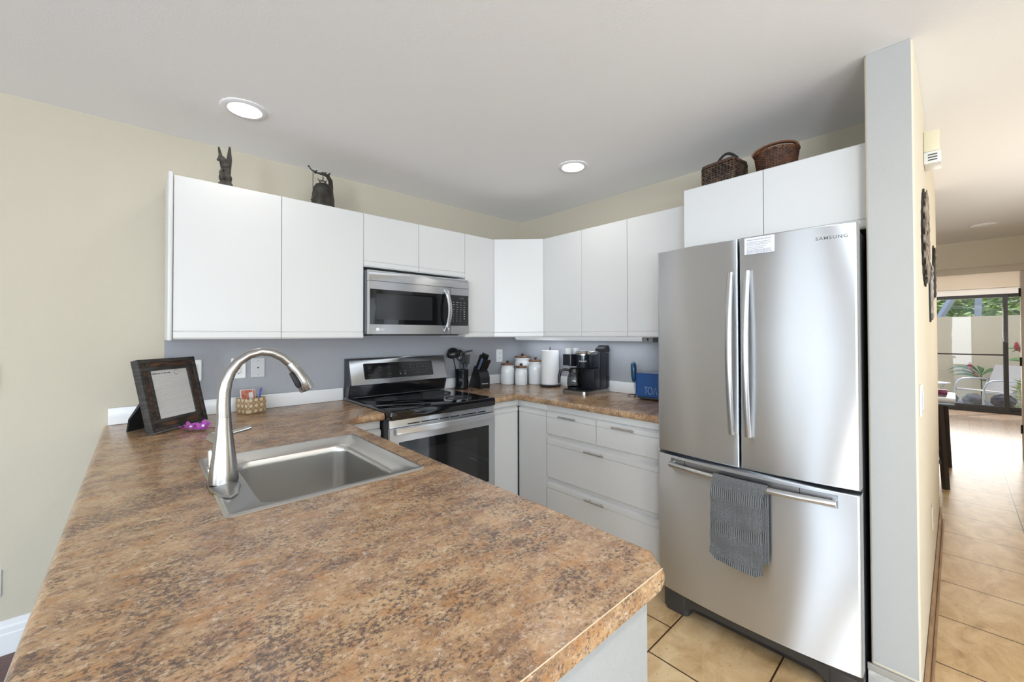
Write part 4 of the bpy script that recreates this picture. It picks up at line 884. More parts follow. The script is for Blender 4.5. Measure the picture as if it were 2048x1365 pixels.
# coffee maker
def coffee():
    y0, y1 = -.788, -1.008     # far side and near side along the wall
    t = thing('coffee_maker', 'black coffee maker with a steel base beside the paper towels', 'coffee maker', (-.19, -.89, ZC+G)); z0 = ZC+G
    CB = mat('navy_black_plastic', (.012, .013, .018), .35)
    def rr3(x0, x1, ya, yb, r, q_): return [(x, y, q_) for x, y in rrect((x0+x1)/2, (ya+yb)/2, abs(x1-x0)/2, abs(yb-ya)/2, r, 5)]
    b = B(); b.rings([rr3(-.345, -.035, y1, y0, .030, z0+i) for i in (0, .026)]); obj('base_band', b, mat('base_steel', (.42, .41, .40), .28, 1), t, smooth=40)
    b = B(); b.rings([rr3(-.340, -.04, y1+.004, y0-.004, .028, z0+.0265), rr3(-.338, -.042, y1+.006, y0-.006, .027, z0+.033)]); obj('drip_tray', b, BLACK, t, smooth=40)
    b = B(); b.rings([rr3(-.165, -.078, y1+.004, y0-.004, .012, z0+.0335+i) for i in (0, .168)]); b.rings([rr3(-.165, -.078, y1+.004, -.872, .012, z0+.2018+i) for i in (0, .098)])
    b.box(-.235, -.1652, y1+.004, -.902, z0+.0335, z0+.186, .004); obj('housing', b, CB, t, smooth=40)
    b = B(); b.rings([rr3(-.335, -.048, -.874, y0-.004, .014, z0+.205+i) for i in (0, .010, .075, .080)]); b.lathe([(.036, .196), (.044, .2045)], (-.255, -.835, z0), 28); obj('brew_head', b, CB, t, smooth=40)
    c = (-.262, -.932); b = B(); b.lathe([(.046, .187), (.052, .192), (.053, .200), (.053, .279), (.051, .281)], (*c, z0), 36); b.box(c[0], -.1655, y1+.006, -.882, z0+.190, z0+.281, .003); pod = obj('pod_head', b, mat('gloss_navy', (.012, .016, .022), .14), t, smooth=40)
    b = B(); b.lathe([(.0525, .2815), (.0525, .306), (.049, .311), (.001, .312)], (*c, z0), 36); b.box(c[0], -.17, y1+.010, -.884, z0+.2815, z0+.309, .004); lid = obj('pod_lid', b, mat('pale_gunmetal', (.40, .39, .36), .25, 1), t, smooth=40)
    b = B(); b.tube([(c[0]+.058*math.cos(a), c[1]+.058*math.sin(a), z0+.298) for a in [PI*(.72+.62*i/14) for i in range(15)]], .0045, 8); obj('lid_handle', b, CHROME, lid)
    ad = 1.19*PI
    tm_ = basis((c[0]+.0536*math.cos(ad), c[1]+.0536*math.sin(ad), z0+.238), (-math.sin(ad), math.cos(ad), 0), (0, 0, 1))
    text('brand_letters', 'KEURIG', .0150, mat('brand_silver', (.60, .61, .62), .4), tm_, pod, .0012)
    b = B(); b.box(-.077, -.034, y1+.010, y0-.010, z0+.0335, z0+.1195, .003); obj('tank_base', b, CB, t)
    b = B(); b.rings([rr3(-.077, -.034, y1+.010, y0-.010, .006, z0+.12+i) for i in (0, .175)]); obj('water_tank', b, SMOKE, t, smooth=30)
    b = B(); b.prism([(-.105, .3005), (-.105, .325), (-.058, .348), (-.040, .348), (-.030, .335), (-.028, .3005)], 'xz', y1+.012, y1+.085); b.xf(Matrix.Translation((0, 0, z0))); obj('tank_lid', b, BLACKM, t, smooth=30)
    # glass carafe
    cc = (-.262, -.848); cv = thing('coffee_carafe', 'glass coffee carafe with a black handle in the coffee maker', 'carafe', (*cc, z0+.034))
    b = B(); pr = [(.040, .0345), (.050, .040), (.056, .070), (.054, .110), (.044, .140), (.040, .150)]
    b.lathe(pr+[(r_-.002, q_) for r_, q_ in reversed(pr)], (*cc, z0), 36); b2 = obj('glass_body', b, CARAFE, cv, smooth=60)
    b = B(); b.lathe([(.0415, .1503), (.0440, .152), (.0440, .176), (.036, .184), (.001, .185)], (*cc, z0), 32); obj('carafe_lid', b, BLACK, cv)
    b = B(); b.tube([(cc[0]-.030, cc[1]+.030, z0+.168), (cc[0]-.052, cc[1]+.053, z0+.172), (cc[0]-.072, cc[1]+.074, z0+.160), (cc[0]-.078, cc[1]+.080, z0+.120), (cc[0]-.080, cc[1]+.082, z0+.070)], [.010, .011, .012, .011, .009], 10); obj('handle', b, BLACK, cv, smooth=50)
    b = B(); b.lathe([(.0405, .0341), (.0510, .0345), (.0520, .044), (.0505, .0445)], (*cc, z0), 32, cap=False); obj('base_ring', b, BLACK, cv)
    for k, (x, y) in enumerate(((-.300, -.820), (-.235, -.835))):
        b = B(); b.lathe([(.022, .2857), (.024, .288), (.029, .328), (.029, .330), (.0275, .330), (.0225, .290), (.001, .289)], (x, y, z0), 28)
        tag(obj('white_cup', b, CERAM), ['small white cup on the coffee maker nearer the paper towels', 'small white cup on the coffee maker beside the round lid'][k], 'cup', 'white cups on the coffee maker')
coffee()
# milk frother on a wire stand
t = thing('milk_frother', 'blue handheld milk frother on a wire stand beside the toaster', 'milk frother', (-.105, -1.247, ZC+G))
b = B(); b.tube([(-.105, -1.247, ZC+.100), (-.105, -1.247, ZC+.108), (-.105, -1.247, ZC+.140), (-.105, -1.246, ZC+.195), (-.105, -1.244, ZC+.225), (-.105, -1.243, ZC+.236)], [.007, .0125, .0185, .0195, .0180, .010], 18); fb = obj('frother_body', b, TEAL, t, smooth=60)
b = B(); b.ell((-.110, -1.245, ZC+.228), (.008, .006, .007)); obj('power_button', b, CHROME, fb)
b = B(); b.cyl((-.105, -1.247, ZC+.022), (-.105, -1.247, ZC+.0998), .0013, n=8); b.tube([(-.105+.010*math.cos(a*PI/8), -1.247+.010*math.sin(a*PI/8), ZC+.020) for a in range(16)], .0015, 6, True); obj('whisk_rod', b, CHROME, t)
b = B(); b.cyl((-.080, -1.240, ZC+.003), (-.085, -1.243, ZC+.12), .0016, n=8)
for a in (.4, 2.2, 3.6, 5.2): b.tube([(-.080, -1.240, ZC+.006), (-.080+.02*math.cos(a), -1.24+.02*math.sin(a), ZC+.012), (-.080+.05*math.cos(a), -1.24+.05*math.sin(a), ZC+.0032)], .0024, 8)
obj('wire_stand', b, BLACK, t)
# toaster
t = thing('toaster', 'blue toaster with slim white letters beside the fridge', 'toaster', (-.115, -1.43, ZC+G))
tx0, tx1, ty0, ty1 = -.195, -.040, -1.312, -1.582
b = B(); b.rings([[(tx0+i, y, ZC+q_) for y, q_ in rrect((ty0+ty1)/2, .098, (ty0-ty1)/2-j, .078-j, .018, 5)] for i, j in ((.006, .006), (0, .002))]+[[(x, y, ZC+q_) for y, q_ in rrect((ty0+ty1)/2, .098, (ty0-ty1)/2, .078, .018, 5)] for x in (tx0+.004, tx1-.004)]+[[(tx1, y, ZC+q_) for y, q_ in rrect((ty0+ty1)/2, .098, (ty0-ty1)/2-.004, .074, .018, 5)]]); bo = obj('shell', b, BLUE, t, smooth=40)
b = B(); b.box(tx0+.010, tx1-.010, ty1+.006, ty0-.006, ZC+.006, ZC+.0195, .004); obj('base_tray', b, DGREY, t)
b = B()
for x in (tx0+.03, tx1-.03):
    for y in (ty0-.03, ty1+.03): b.cyl((x, y, ZC+.0008), (x, y, ZC+.0058), .010, n=12)
obj('feet', b, BLACK, t)
b = B(); b.box(tx0+.030, tx0+.062, ty1+.03, ty0-.03, ZC+.1762, ZC+.1775); b.box(tx1-.062, tx1-.030, ty1+.03, ty0-.03, ZC+.1762, ZC+.1775); obj('bread_slots', b, CHROME, t, smooth=0)
tmx = basis((tx0-.0005, -1.450, ZC+.064), (0, -1, 0), (0, 0, 1))
b = B(); SW = .0011
for st in ([(-.072, .022), (-.050, .022)], [(-.061, .022), (-.061, -.022)], [(-.032+.015*math.cos(a*PI/8), .023*math.sin(a*PI/8)) for a in range(17)], [(-.008, -.022), (.004, .022), (.016, -.022)], [(.046, .018), (.038, .023), (.030, .014), (.036, .002), (.044, -.010), (.036, -.022), (.026, -.016)], [(.052, .022), (.074, .022)], [(.063, .022), (.063, -.022)]): b.tube([(x, y, .0006) for x, y in st], SW, 6)
b.xf(tmx); obj('lettering', b, mat('letter_white', (.62, .70, .80), .5), bo)

# ------------------------------------------------------------------ ornaments on the cabinets
st = thing('carved_statue', 'dark carved winged figure on the widest wall cabinet', 'statue', (-2.328, -.272, ZT+G))
b = B(); x0, y0, z0 = -2.328, -.272, ZT+G
def BX_(pts_b, pts_t): b.rings([pts_b, pts_t])
b.box(x0-.030, x0+.030, y0-.028, y0+.028, z0, z0+.020, .004); b.box(x0-.022, x0+.027, y0-.022, y0+.022, z0+.016, z0+.032, .006)
b.ell((x0-.014, y0-.008, z0+.048), (.014, .020, .022)); b.ell((x0+.012, y0, z0+.050), (.018, .020, .024)); b.ell((x0+.006, y0, z0+.085), (.019, .017, .034))
b.ell((x0+.002, y0-.004, z0+.112), (.017, .016, .018)); b.ell((x0-.012, y0-.006, z0+.138), (.017, .014, .016)); b.tube([(x0-.022, y0-.006, z0+.140), (x0-.032, y0-.006, z0+.134), (x0-.030, y0-.006, z0+.126)], [.009, .006, .003], 8)
b.box(x0-.030, x0-.006, y0-.014, y0+.006, z0+.144, z0+.156, .003)
b.tube([(x0-.012, y0-.018, z0+.090), (x0-.024, y0-.022, z0+.066), (x0-.012, y0-.022, z0+.048)], [.007, .006, .006], 8)
for dx, dz, tx, w_ in ((.016, .220, .020, .015), (-.006, .206, -.026, .012)):
    b.rings([[(x0+dx*.6-w_*.8, y0+.004, z0+.080), (x0+dx*.6+w_, y0+.004, z0+.080), (x0+dx*.6+w_, y0+.020, z0+.080), (x0+dx*.6-w_*.8, y0+.020, z0+.080)], [(x0+(dx+tx)/2-w_*.8, y0+.004, z0+.150), (x0+(dx+tx)/2+w_*.8, y0+.004, z0+.150), (x0+(dx+tx)/2+w_*.8, y0+.018, z0+.150), (x0+(dx+tx)/2-w_*.8, y0+.018, z0+.150)], [(x0+tx-.004, y0+.008, z0+dz), (x0+tx+.004, y0+.008, z0+dz), (x0+tx+.004, y0+.014, z0+dz), (x0+tx-.004, y0+.014, z0+dz)]])
sb = obj('figure', b, mat('carved_stone', (.06, .055, .045), .75, var=(30, (.020, .018, .014), (.060, .052, .042)), bump=(90, .6, .005)), st, smooth=60)
rm = sb.modifiers.new('merge', 'REMESH'); rm.mode = 'VOXEL'; rm.voxel_size = .0028; rm.use_smooth_shade = True

bl = thing('temple_bell', 'dark bronze bell hanging from a dragon stand on the widest cabinet', 'bell', (-1.842, -.225, ZT+G))
x0, y0, z0 = -1.842, -.225, ZT+G
b = B(); b.lathe([(.048, .006), (.058, .006), (.0605, .012), (.0600, .026), (.0575, .030), (.0565, .070), (.0545, .074), (.0515, .105), (.0470, .128), (.038, .146), (.022, .155), (.001, .158)], (x0, y0, z0), 40, 1.1, 1.1)
for a in range(8): b.ell((x0+.052*math.cos(a*PI/4), y0+.052*math.sin(a*PI/4), z0+.105), (.005, .005, .006), 8, 6)
obj('bell_body', b, BRONZE, bl, smooth=45)
b = B(); b.tube([(x0-.016, y0, z0+.158), (x0-.020, y0, z0+.168), (x0, y0, z0+.174), (x0+.014, y0, z0+.170), (x0+.016, y0, z0+.158)], .0042, 8)
for dx in (-.024, .016): b.tube([(x0+dx*.6, y0, z0+.166), (x0+dx, y0, z0+.172), (x0+dx*1.25, y0, z0+.182)], [.004, .003, .0018], 8)
obj('crown_loop', b, BRONZE, bl)
b = B()
for k in range(3): b.tube([(x0+.004*math.cos(a*PI/6)*(k % 2), y0+.004*math.cos(a*PI/6)*(1-k % 2), z0+.181+k*.009+.006*math.sin(a*PI/6)) for a in range(12)], .0012, 6, True)
obj('chain', b, BRONZE, bl)
b = B(); b.tube([(x0+.056, y0+.056, z0+.004), (x0+.062, y0+.058, z0+.05), (x0+.062, y0+.052, z0+.105), (x0+.057, y0+.034, z0+.150), (x0+.047, y0+.015, z0+.188), (x0+.026, y0+.004, z0+.212), (x0+.005, y0, z0+.214), (x0-.030, y0, z0+.212), (x0-.065, y0, z0+.222), (x0-.078, y0, z0+.238)], [.012, .013, .013, .013, .013, .011, .009, .005, .004, .003], 10)
for p in ((x0+.030, .226), (x0+.005, .224), (x0-.010, .222), (x0-.045, .222)): b.tube([(p[0], y0, z0+.208), (p[0]+.006, y0, z0+p[1]), (p[0]+.014, y0, z0+p[1]+.006)], [.006, .004, .0015], 8)
b.ell((x0-.079, y0, z0+.239), (.006, .005, .006)); b.box(x0-.045, x0+.075, y0+.068, y0+.085, z0, z0+.006, .002); b.box(x0+.045, x0+.075, y0+.045, y0+.085, z0, z0+.006, .002); obj('dragon_stand', b, BRONZE, bl, smooth=50)
b = B(); b.cyl((x0-.056, y0, z0+.085), (x0-.056, y0, z0+.218), .0018, n=8); b.tube([(x0-.056, y0, z0+.094), (x0-.056, y0, z0+.084), (x0-.054, y0-.002, z0+.050), (x0-.070, y0-.004, z0+.046)], [.003, .006, .005, .002], 8); obj('striker', b, BRONZE, bl)

def strip(b, p0, p1, w, th, nrm, amp, nw, ph):
    """flat cane strip that waves over and under"""
    p0, p1, nrm = Vector(p0), Vector(p1), Vector(nrm); d = (p1-p0).normalized(); s = d.cross(nrm); n_ = nw*4; rg = []
    for i in range(n_+1):
        c = p0.lerp(p1, i/n_)+nrm*amp*math.sin(PI*i*nw/n_+ph)
        rg.append([c+s*w/2+nrm*th/2, c-s*w/2+nrm*th/2, c-s*w/2-nrm*th/2, c+s*w/2-nrm*th/2])
    b.rings(rg)
bm_ = Matrix.Translation((-.463, -1.978, ZT+.002)) @ Matrix.Rotation(math.radians(-9), 4, 'Z')
b1 = thing('lidded_basket', 'dark openwork cane basket with lid on the fridge cabinet', 'basket', bm_.translation, math.radians(-9))
LX, LY, LH = .062, .080, .098
b = B()
for side in range(4):
    if side % 2 == 0: W_, off, nrm, ax = LY, LX*(1 if side == 0 else -1), Vector((1 if side == 0 else -1, 0, 0)), Vector((0, 1, 0))
    else: W_, off, nrm, ax = LX, LY*(1 if side == 1 else -1), Vector((0, 1 if side == 1 else -1, 0)), Vector((1, 0, 0))
    nv = int(W_*2/.0150); c0 = nrm*abs(off)
    for k in range(nv+1): 
        p = c0+ax*(-W_+2*W_*k/nv); strip(b, p+Vector((0, 0, .004)), p+Vector((0, 0, LH)), .0084, .0014, nrm, .0016, 7, k*PI)
    for j in range(8):
        zq = .008+j*(LH-.016)/7; strip(b, c0-ax*W_+Vector((0, 0, zq)), c0+ax*W_+Vector((0, 0, zq)), .0064, .0014, nrm, .0016, nv, PI*j+PI/2)
obj('woven_side', b, WICKD, b1, local=True, smooth=40)
b = B(); b.box(-LX-.003, LX+.003, -LY-.003, LY+.003, 0, .010, .002); obj('base', b, WICKK, b1, local=True)
b = B(); b.rings([[(x, y, zq) for x, y in rrect(0, 0, LX+.004-i, LY+.004-i, .012, 4)] for i, zq in ((0, LH+.001), (0, LH+.012), (.012, LH+.020), (.035, LH+.024))]); obj('lid', b, mat('lid_wicker', (.06, .03, .02), .5, var=(50, (.03, .016, .011), (.11, .052, .03), (1, 8, 1))), b1, local=True, smooth=30)
b = B(); b.tube([(-.010, -.072+.11*i/16, LH+.020+.040*math.sin(PI*i/16)) for i in range(17)], .0045, 8, sx=1.5); obj('handle', b, WICKK, b1, local=True)
b2m = Matrix.Translation((-.458, -2.205, ZT+.001)) @ Matrix.Rotation(math.radians(4), 4, 'Z')
b2 = thing('wicker_basket', 'reddish brown oval wicker basket with hoop handle on the fridge cabinet', 'basket', b2m.translation, math.radians(4))
b = B(); nr = 17
for j in range(nr):
    f_ = j/(nr-1); ra, rb_ = .072+.012*f_, .088+.015*f_; zq = .006+.104*f_
    b.tube([((ra+.0022*math.sin(21*a+PI*j))*math.cos(a), (rb_+.0022*math.sin(21*a+PI*j))*math.sin(a), zq+.018*f_*(math.sin(a))**2*0) for a in [2*PI*k/126 for k in range(126)]], .0036, 6, True)
for k in range(42):
    a = 2*PI*(k+.5)/42; b.tube([(.072*math.cos(a), .088*math.sin(a), .002), (.078*math.cos(a), .0955*math.sin(a), .055), (.084*math.cos(a), .103*math.sin(a), .112)], .0028, 6)
b.lathe([(1, .002), (1, .006)], (0, 0, 0), 40, .071, .087); obj('woven_body', b, WICKB, b2, local=True, scale=.84, smooth=60)
b = B()
for s in (0, PI, PI/2): b.tube([((.085+.004*math.cos(18*a+s))*math.cos(a), (.104+.004*math.cos(18*a+s))*math.sin(a), .117+.005*math.sin(18*a+s)) for a in [2*PI*k/180 for k in range(180)]], .004, 6, True)
obj('braided_rim', b, mat('rim_wicker', (.24, .09, .035), .45, var=(60, (.06, .02, .008), (.18, .07, .026))), b2, local=True, scale=.84, smooth=60)
b = B()
for s in (-.006, .002): b.tube([(-.030+s*2, -.107*math.cos(PI*i/22), .114+.044*math.sin(PI*i/22)) for i in range(23)], .0055, 8)
obj('handle', b, mat('handle_cane', (.15, .058, .025), .4), b2, local=True, scale=.84, smooth=60)

# ------------------------------------------------------------------ hall things
t = thing('door_chime', 'cream wall chime box with vent slots high on the partition', 'door chime', (.06, PY1-.03, 2.13))
b = B(); b.box(.005, .12, PY1-.052, PY1-.0006, 2.190, 2.285, .004); obj('housing', b, mat('cream_plastic', (.72, .66, .48), .4), t)
b = B(); b.box(.002, .122, PY1-.056, PY1-.0006, 2.134, 2.1895, .004); lowr = obj('lower_cover', b, mat('white_plastic', (.75, .74, .70), .4), t)
b = B()
for q_ in (2.147, 2.159, 2.171): b.box(.0006, .0025, PY1-.044, PY1-.014, q_, q_+.005)
obj('vent_slots', b, DGREY, lowr, smooth=0)
CARV = mat('carved_wood', (.26, .20, .15), .6, var=(24, (.10, .075, .055), (.42, .33, .25)), bump=(50, .8, .008))
def wall_disc(cx, cz, r, label):
    t = thing('carved_wall_disc', label, 'wall art', (cx, PY1, cz)); y = PY1
    b = B(); n_ = 24; pts_ = []
    for k in range(n_*2): a = PI*k/n_; q_ = r*(1 if k % 2 else .90); pts_.append((cx+q_*math.cos(a), cz+q_*math.sin(a)))
    b.prism(pts_, 'xz', y-.006, y-.001); obj('dark_backing', b, BLACKM, t, smooth=0)
    b = B()
    for ring, rad in enumerate((r*.80, r*.50, r*.2)):
        m_ = (18, 12, 6)[ring]
        for k in range(m_):
            a = 2*PI*k/m_+ring*.2; b.ell((cx+rad*math.cos(a), y-.0125-.001*ring, cz+rad*math.sin(a)), (r*.17, .004, r*.09), 10, 6, Matrix.Rotation(-a, 3, 'Y'))
    b.prism([(cx+r*.86*math.cos(PI*k/18), cz+r*.86*math.sin(PI*k/18)) for k in range(36)], 'xz', y-.013, y-.0065); obj('carved_face', b, CARV, t, smooth=50)
wall_disc(-.09, 1.782, .215, 'large round dark carved disc on the hall side of the partition')
def wall_slab(cx, z0, z1, w_, label, m_):
    t = thing('carved_wall_panel', label, 'wall art', (cx, PY1, z0)); y = PY1
    o_ = [(cx-w_*.3, z0), (cx+w_*.2, z0+.01), (cx+w_*.5, z0+.12), (cx+w_*.42, z1-.10), (cx+w_*.15, z1), (cx-w_*.2, z1-.015), (cx-w_*.5, z1-.14), (cx-w_*.44, z0+.10)]
    b = B(); b.prism(o_, 'xz', y-.006, y-.001); obj('dark_backing', b, BLACKM, t, smooth=0)
    b = B(); b.prism([(cx+(x-cx)*.85, z0+(q_-z0)*.92+.012) for x, q_ in o_], 'xz', y-.013, y-.0065)
    for k in range(7): q_ = z0+.04+(z1-z0-.08)*k/6; b.ell((cx, y-.013, q_), (w_*.33, .003, .016), 10, 6)
    obj('carved_face', b, m_, t, smooth=50)
wall_slab(.45, 1.42, 1.742, .22, 'pale carved wall panel hanging between the disc and the dark panel', mat('pale_carved', (.5, .46, .40), .6, var=(20, (.12, .10, .08), (.62, .58, .52)), bump=(50, .8, .008)))
wall_slab(.93, 1.565, 1.904, .20, 'dark carved wall panel nearest the end of the partition', mat('dark_carved', (.05, .04, .03), .6, var=(20, (.015, .012, .010), (.11, .085, .06)), bump=(50, .8, .008)))
# trestle desk past the partition
DW = mat('espresso_wood', (.028, .022, .020), .30, coat=.2)
t = thing('trestle_desk', 'dark wood trestle desk standing past the partition end', 'desk', (3.0, -2.45, 0))
b = B(); b.box(2.55, 3.46, -2.752, -2.16, .728, .760, .003); obj('desktop', b, DW, t)
for x in (2.56, 3.43):
    b = B(); b.tube([(x, -2.655-(.018 if x > 3 else 0), .7275), (x, -2.690-(.008 if x > 3 else 0), .001)], .026, 4); obj('leg', b, DW, t, smooth=0)
    b = B(); b.tube([(x, -2.26, .7275), (x, -2.20, .001)], .026, 4, sx=.8); obj('leg', b, DW, t, smooth=0)
    b = B(); b.box(x-.012, x+.012, -2.68, -2.23, .215, .250); b.box(x-.012, x+.012, -2.68, -2.24, .34, .37); obj('crossbar', b, DW, t, smooth=0)
tag(obj('magenta_box', B().box(3.22, 3.34, -2.70, -2.62, .7606, .800, .004), mat('magenta_card', (.22, .01, .07), .4)), 'small magenta box on the trestle desk', 'box')

# ------------------------------------------------------------------ patio beyond the sliding door
def stuff_struct(name, b, m, label, cat, smooth=0): return shift_world(struct(name, b, m, label, cat, smooth=smooth))
sbox('patio_floor', mat('patio_stone', (.46, .43, .40), .8, var=(2.2, (.34, .32, .30), (.58, .55, .50))), 'pale stone patio floor beyond the glass door', 'floor', (SX+.1, 10.9, -6, 1, -.24, -.12))
sbox('wall_patio', mat('patio_stucco', (.80, .64, .42), .85, spec=.2, bump=(60, .3, .01)), 'tan stucco garden wall behind the patio', 'wall', (10.9, 11.1, -7, 2, -.24, 1.745))
g = NT('hill_green'); g.l(g.ramp(g.noise(g.map(), 5, 8, .7), [(.36, (.035, .05, .02)), (.5, (.10, .17, .045)), (.62, (.26, .33, .11)), (.72, (.30, .32, .36))]), g.p.inputs['Base Color']); g.p.inputs['Roughness'].default_value = .9
b = B(); rows = []
for i in range(14):
    x = 11.3+i*.75; rows.append([(x, -9+j*.8, .9+i*.42+.16*math.sin(j*1.7+i)+.12*math.sin(j*.9-i*2.1)) for j in range(17)])
b.rings(rows, False, False, False); hill = shift_world(struct('hill', b, MATS['hill_green'], 'green planted hillside rising behind the garden wall', 'hill', smooth=60))
b = B()
for k in range(5200):
    i = random.random(); y = random.uniform(-6.5, 0.5); x = 11.25+i*6.5; zq = .95+(x-11.3)/.75*.42+random.uniform(-.05, .40)
    s_ = random.uniform(.05, .13); a = random.uniform(0, 6.28); e = random.uniform(-.9, .9)
    u_ = Vector((math.cos(a), math.sin(a), e*.5))*s_; w_ = Vector((-math.sin(a)*.5, math.cos(a)*.5, random.uniform(-.5, .8)))*s_
    c = Vector((x, y, zq)); b.face([c-u_, c+w_*.7, c+u_, c-w_*.7])
LEAF = NT('leafy_cover'); oi = LEAF.n('TexCoord'); 
LEAF.l(LEAF.ramp(LEAF.noise(LEAF.map(), 3.5, 6, .7), [(.36, (.07, .11, .03)), (.48, (.22, .34, .07)), (.58, (.48, .56, .18)), (.68, (.30, .33, .36))]), LEAF.p.inputs['Base Color']); LEAF.p.inputs['Roughness'].default_value = .6
o = obj('ground_cover', b, MATS['leafy_cover'], smooth=0); tag(o, 'leafy green ground cover on the hillside behind the garden wall', 'plants', kind='stuff')
POST = mat('grey_timber', (.36, .37, .40), .7)
tag(obj('leaning_post', B().tube([(11.5, -2.42, 1.55), (11.7, -2.95, 2.75)], .07, 4), POST, smooth=0), 'slanted grey timber pole leaning on the hillside behind the wall', 'post', 'grey poles behind the garden wall')
tag(obj('upright_post', B().tube([(11.5, -3.10, 1.55), (11.55, -3.14, 2.9)], .055, 4), POST, smooth=0), 'upright grey timber pole on the hillside behind the wall', 'post', 'grey poles behind the garden wall')
# patio chair
ALU = mat('grey_aluminium', (.55, .55, .56), .35, .9)
t = thing('patio_chair', 'patio chair with curved aluminium arms and beige sling', 'chair', (9.57, -3.145, -.12), math.radians(131))
for y in (-.28, .28):
    b = B(); b.tube([(.30, y, .002), (.30, y, .30), (.285, y, .44), (.24, y, .53), (.16, y, .575), (.02, y, .585), (-.22, y, .575), (-.30, y, .56)], .015, 10); b.tube([(-.34, y, .002), (-.24, y, .33), (-.30, y, .56)], .015, 10); b.tube([(.295, y, .36), (0, y, .34), (-.24, y, .33)], .012, 8); obj('arm_frame', b, ALU, t, local=True, smooth=60)
b = B(); b.rings([[(.29, y, .385), (.28, y, .393), (0, y, .365), (-.20, y, .355), (-.26, y, .42), (-.42, y, .86), (-.435, y, .855), (-.275, y, .405), (-.21, y, .340), (0, y, .352)] for y in (-.262, .262)]); obj('sling', b, mat('beige_sling', (.60, .54, .46), .7), t, local=True, smooth=30)
# side table
t = thing('patio_table', 'low white round patio table beyond the desk', 'table', (9.75, -2.40, -.12))
b = B(); b.lathe([(.27, .445), (.28, .453), (.28, .462), (.001, .466)], (9.75, -2.40, -.12), 40); obj('table_top', b, mat('white_metal', (.76, .75, .72), .4), t)
for a in (.5, 2.6, 4.7):
    b = B(); b.tube([(9.75+.20*math.cos(a), -2.40+.20*math.sin(a), .324), (9.75+.08*math.cos(a), -2.40+.08*math.sin(a), .12), (9.75+.22*math.cos(a), -2.40+.22*math.sin(a), -.118)], .010, 8); obj('leg', b, ALU, t)
# rocks
RK = mat('dark_lava_rock', (.12, .115, .12), .8, var=(5, (.06, .058, .062), (.22, .21, .21)), bump=(12, .8, .03))
for k, (x, y, r_, lb) in enumerate(((10.28, -2.62, .16, 'dark rock nearest the desk at the foot of the garden wall'), (10.22, -3.00, .155, 'dark rock below the ginger leaves behind the patio chair arm'), (10.28, -3.40, .17, 'broad dark rock behind the patio chair back'), (9.95, -3.78, .13, 'dark rock beside the glass door frame below the shrub'))):
    b = B(); b.ell((x, y, -.118+r_*.6), (r_*1.2, r_*1.02, r_*.80), 18, 10)
    rnd = random.Random(k+3)
    for v_ in b.bm.verts: v_.co += Vector((rnd.uniform(-1, 1), rnd.uniform(-1, 1), rnd.uniform(-1, 1)))*r_*.10; v_.co.z = max(v_.co.z, -.1185)
    tag(obj('garden_rock', b, RK, smooth=50), lb, 'rock', 'dark rocks along the garden wall')
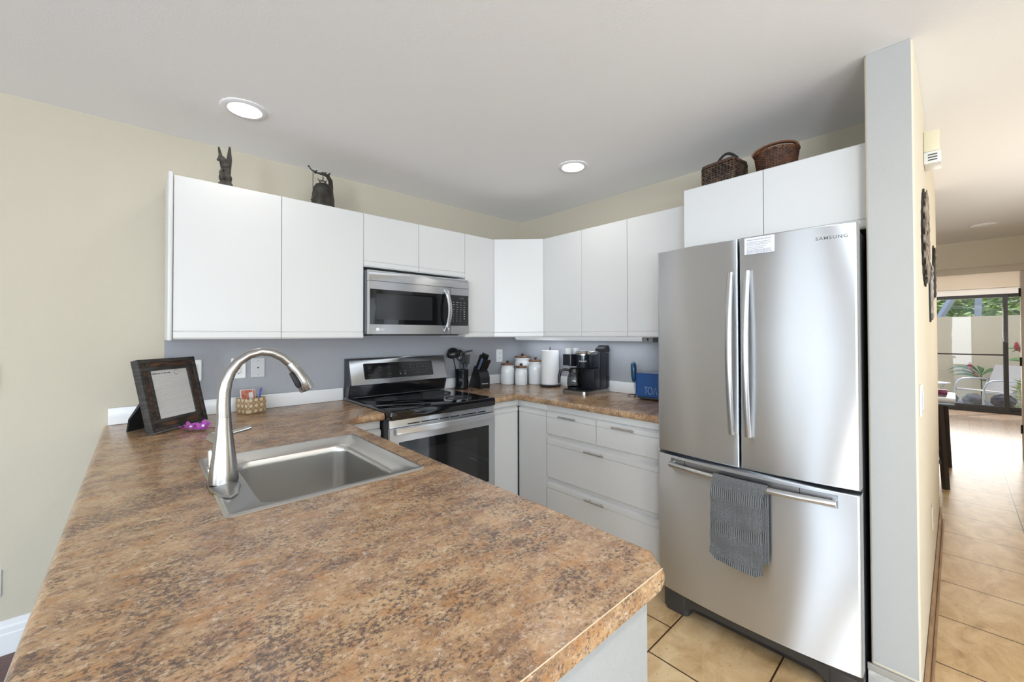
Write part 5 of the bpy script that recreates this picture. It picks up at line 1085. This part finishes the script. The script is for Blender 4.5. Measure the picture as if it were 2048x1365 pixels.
def ginger(x, y, leaves, flowers, label, lo=0):
    t = thing('ginger_plant', label, 'plant', (x, y, -.118), group='ginger plants')
    b = B(); bs = B()
    for (ang, L, h, W, dr) in leaves:
        n_ = 8; d = Vector((math.sin(ang)*.35, math.cos(ang), 0)); s_ = Vector((-d.y, d.x, .2)).normalized() if abs(d.y) < .3 else Vector((.8, 0, .6))
        vs = []
        for i in range(n_+1):
            f_ = i/n_; c = Vector((x, y, h))+d*L*f_+Vector((0, 0, dr*math.sin(f_*2.2)-dr*.4*f_*f_)); w_ = W*math.sin(PI*min(.98, .04+f_*.96))
            vs.append([b.bm.verts.new(c+s_*w_*q_) for q_ in (-1, 0, 1)])
        for a_, c_ in zip(vs, vs[1:]):
            for j in range(2): b.bm.faces.new((a_[j], a_[j+1], c_[j+1], c_[j]))
        bs.tube([(x, y, -.118), (x, y, h)], .012, 6)
    lf = obj('leaves', b, mat('ginger_leaf', (.11, .24, .07), .4, var=(3, (.06, .15, .04), (.20, .36, .10))), t, smooth=80); md_ = lf.modifiers.new('thick', 'SOLIDIFY'); md_.thickness = .002
    obj('stems', bs, mat('ginger_stem', (.12, .22, .06), .5), t)
    for (fx_, fy_, fz_, s_) in flowers:
        b = B()
        for k in range(14):
            f_ = k/13; a = k*2.4; b.ell((x+fx_+.03*s_*math.cos(a)*(1-f_*.6), y+fy_+.03*s_*math.sin(a)*(1-f_*.6), fz_+.15*s_*f_), (.022*s_, .022*s_, .034*s_), 8, 6)
        b.tube([(x, y, fz_*.6), (x+fx_, y+fy_, fz_)], .008, 6); obj('flower_head', b, mat('ginger_red', (.42, .035, .06), .5), t, smooth=60)
ginger(10.62, -3.12, [(.1, .50, .44, .035, .24), (.3, .50, .42, .035, .16), (-.2, .42, .40, .04, .10), (2.9, .25, .46, .06, .16), (1.5, .25, .50, .06, .18), (3.3, .25, .36, .06, .02), (0, .28, .46, .06, .24)], [(-.02, .16, .60, .8)], 'ginger plant with a red flower behind the patio chair')
ginger(10.35, -3.90, [(.2, .46, 1.00, .08, .10), (-.1, .46, .80, .07, .05), (.0, .48, .58, .08, .05), (.3, .40, .92, .07, .16), (2.8, .35, .9, .08, .1)], [(-.02, .24, 1.02, 1.0), (-.02, .32, 1.05, .8)], 'ginger plant with red flowers beside the glass door frame')
b = B(); rnd = random.Random(5)
for k in range(260):
    a = rnd.uniform(0, 6.28); r_ = rnd.uniform(.02, .24); zq = rnd.uniform(.0, .58); c = Vector((9.15+r_*math.cos(a)*.7, -3.68+r_*math.sin(a), zq)); s_ = rnd.uniform(.04, .08)
    u_ = Vector((math.cos(a), math.sin(a), .5))*s_; w_ = Vector((-math.sin(a), math.cos(a), .2))*s_*.4; b.face([c-u_, c+w_, c+u_, c-w_])
t = thing('leafy_shrub', 'bright green low shrub beside the glass door frame', 'plant', (9.15, -3.68, -.118))
obj('foliage', b, mat('lime_leaf', (.24, .42, .06), .5, var=(8, (.16, .30, .05), (.48, .56, .08))), t, smooth=0)
b = B()
for a in (.3, 1.6, 2.9, 4.2, 5.4): b.tube([(9.15, -3.68, -.118), (9.15+.14*math.cos(a), -3.68+.17*math.sin(a), .40)], [.010, .004], 6)
obj('stems', b, MATS['ginger_stem'], t)
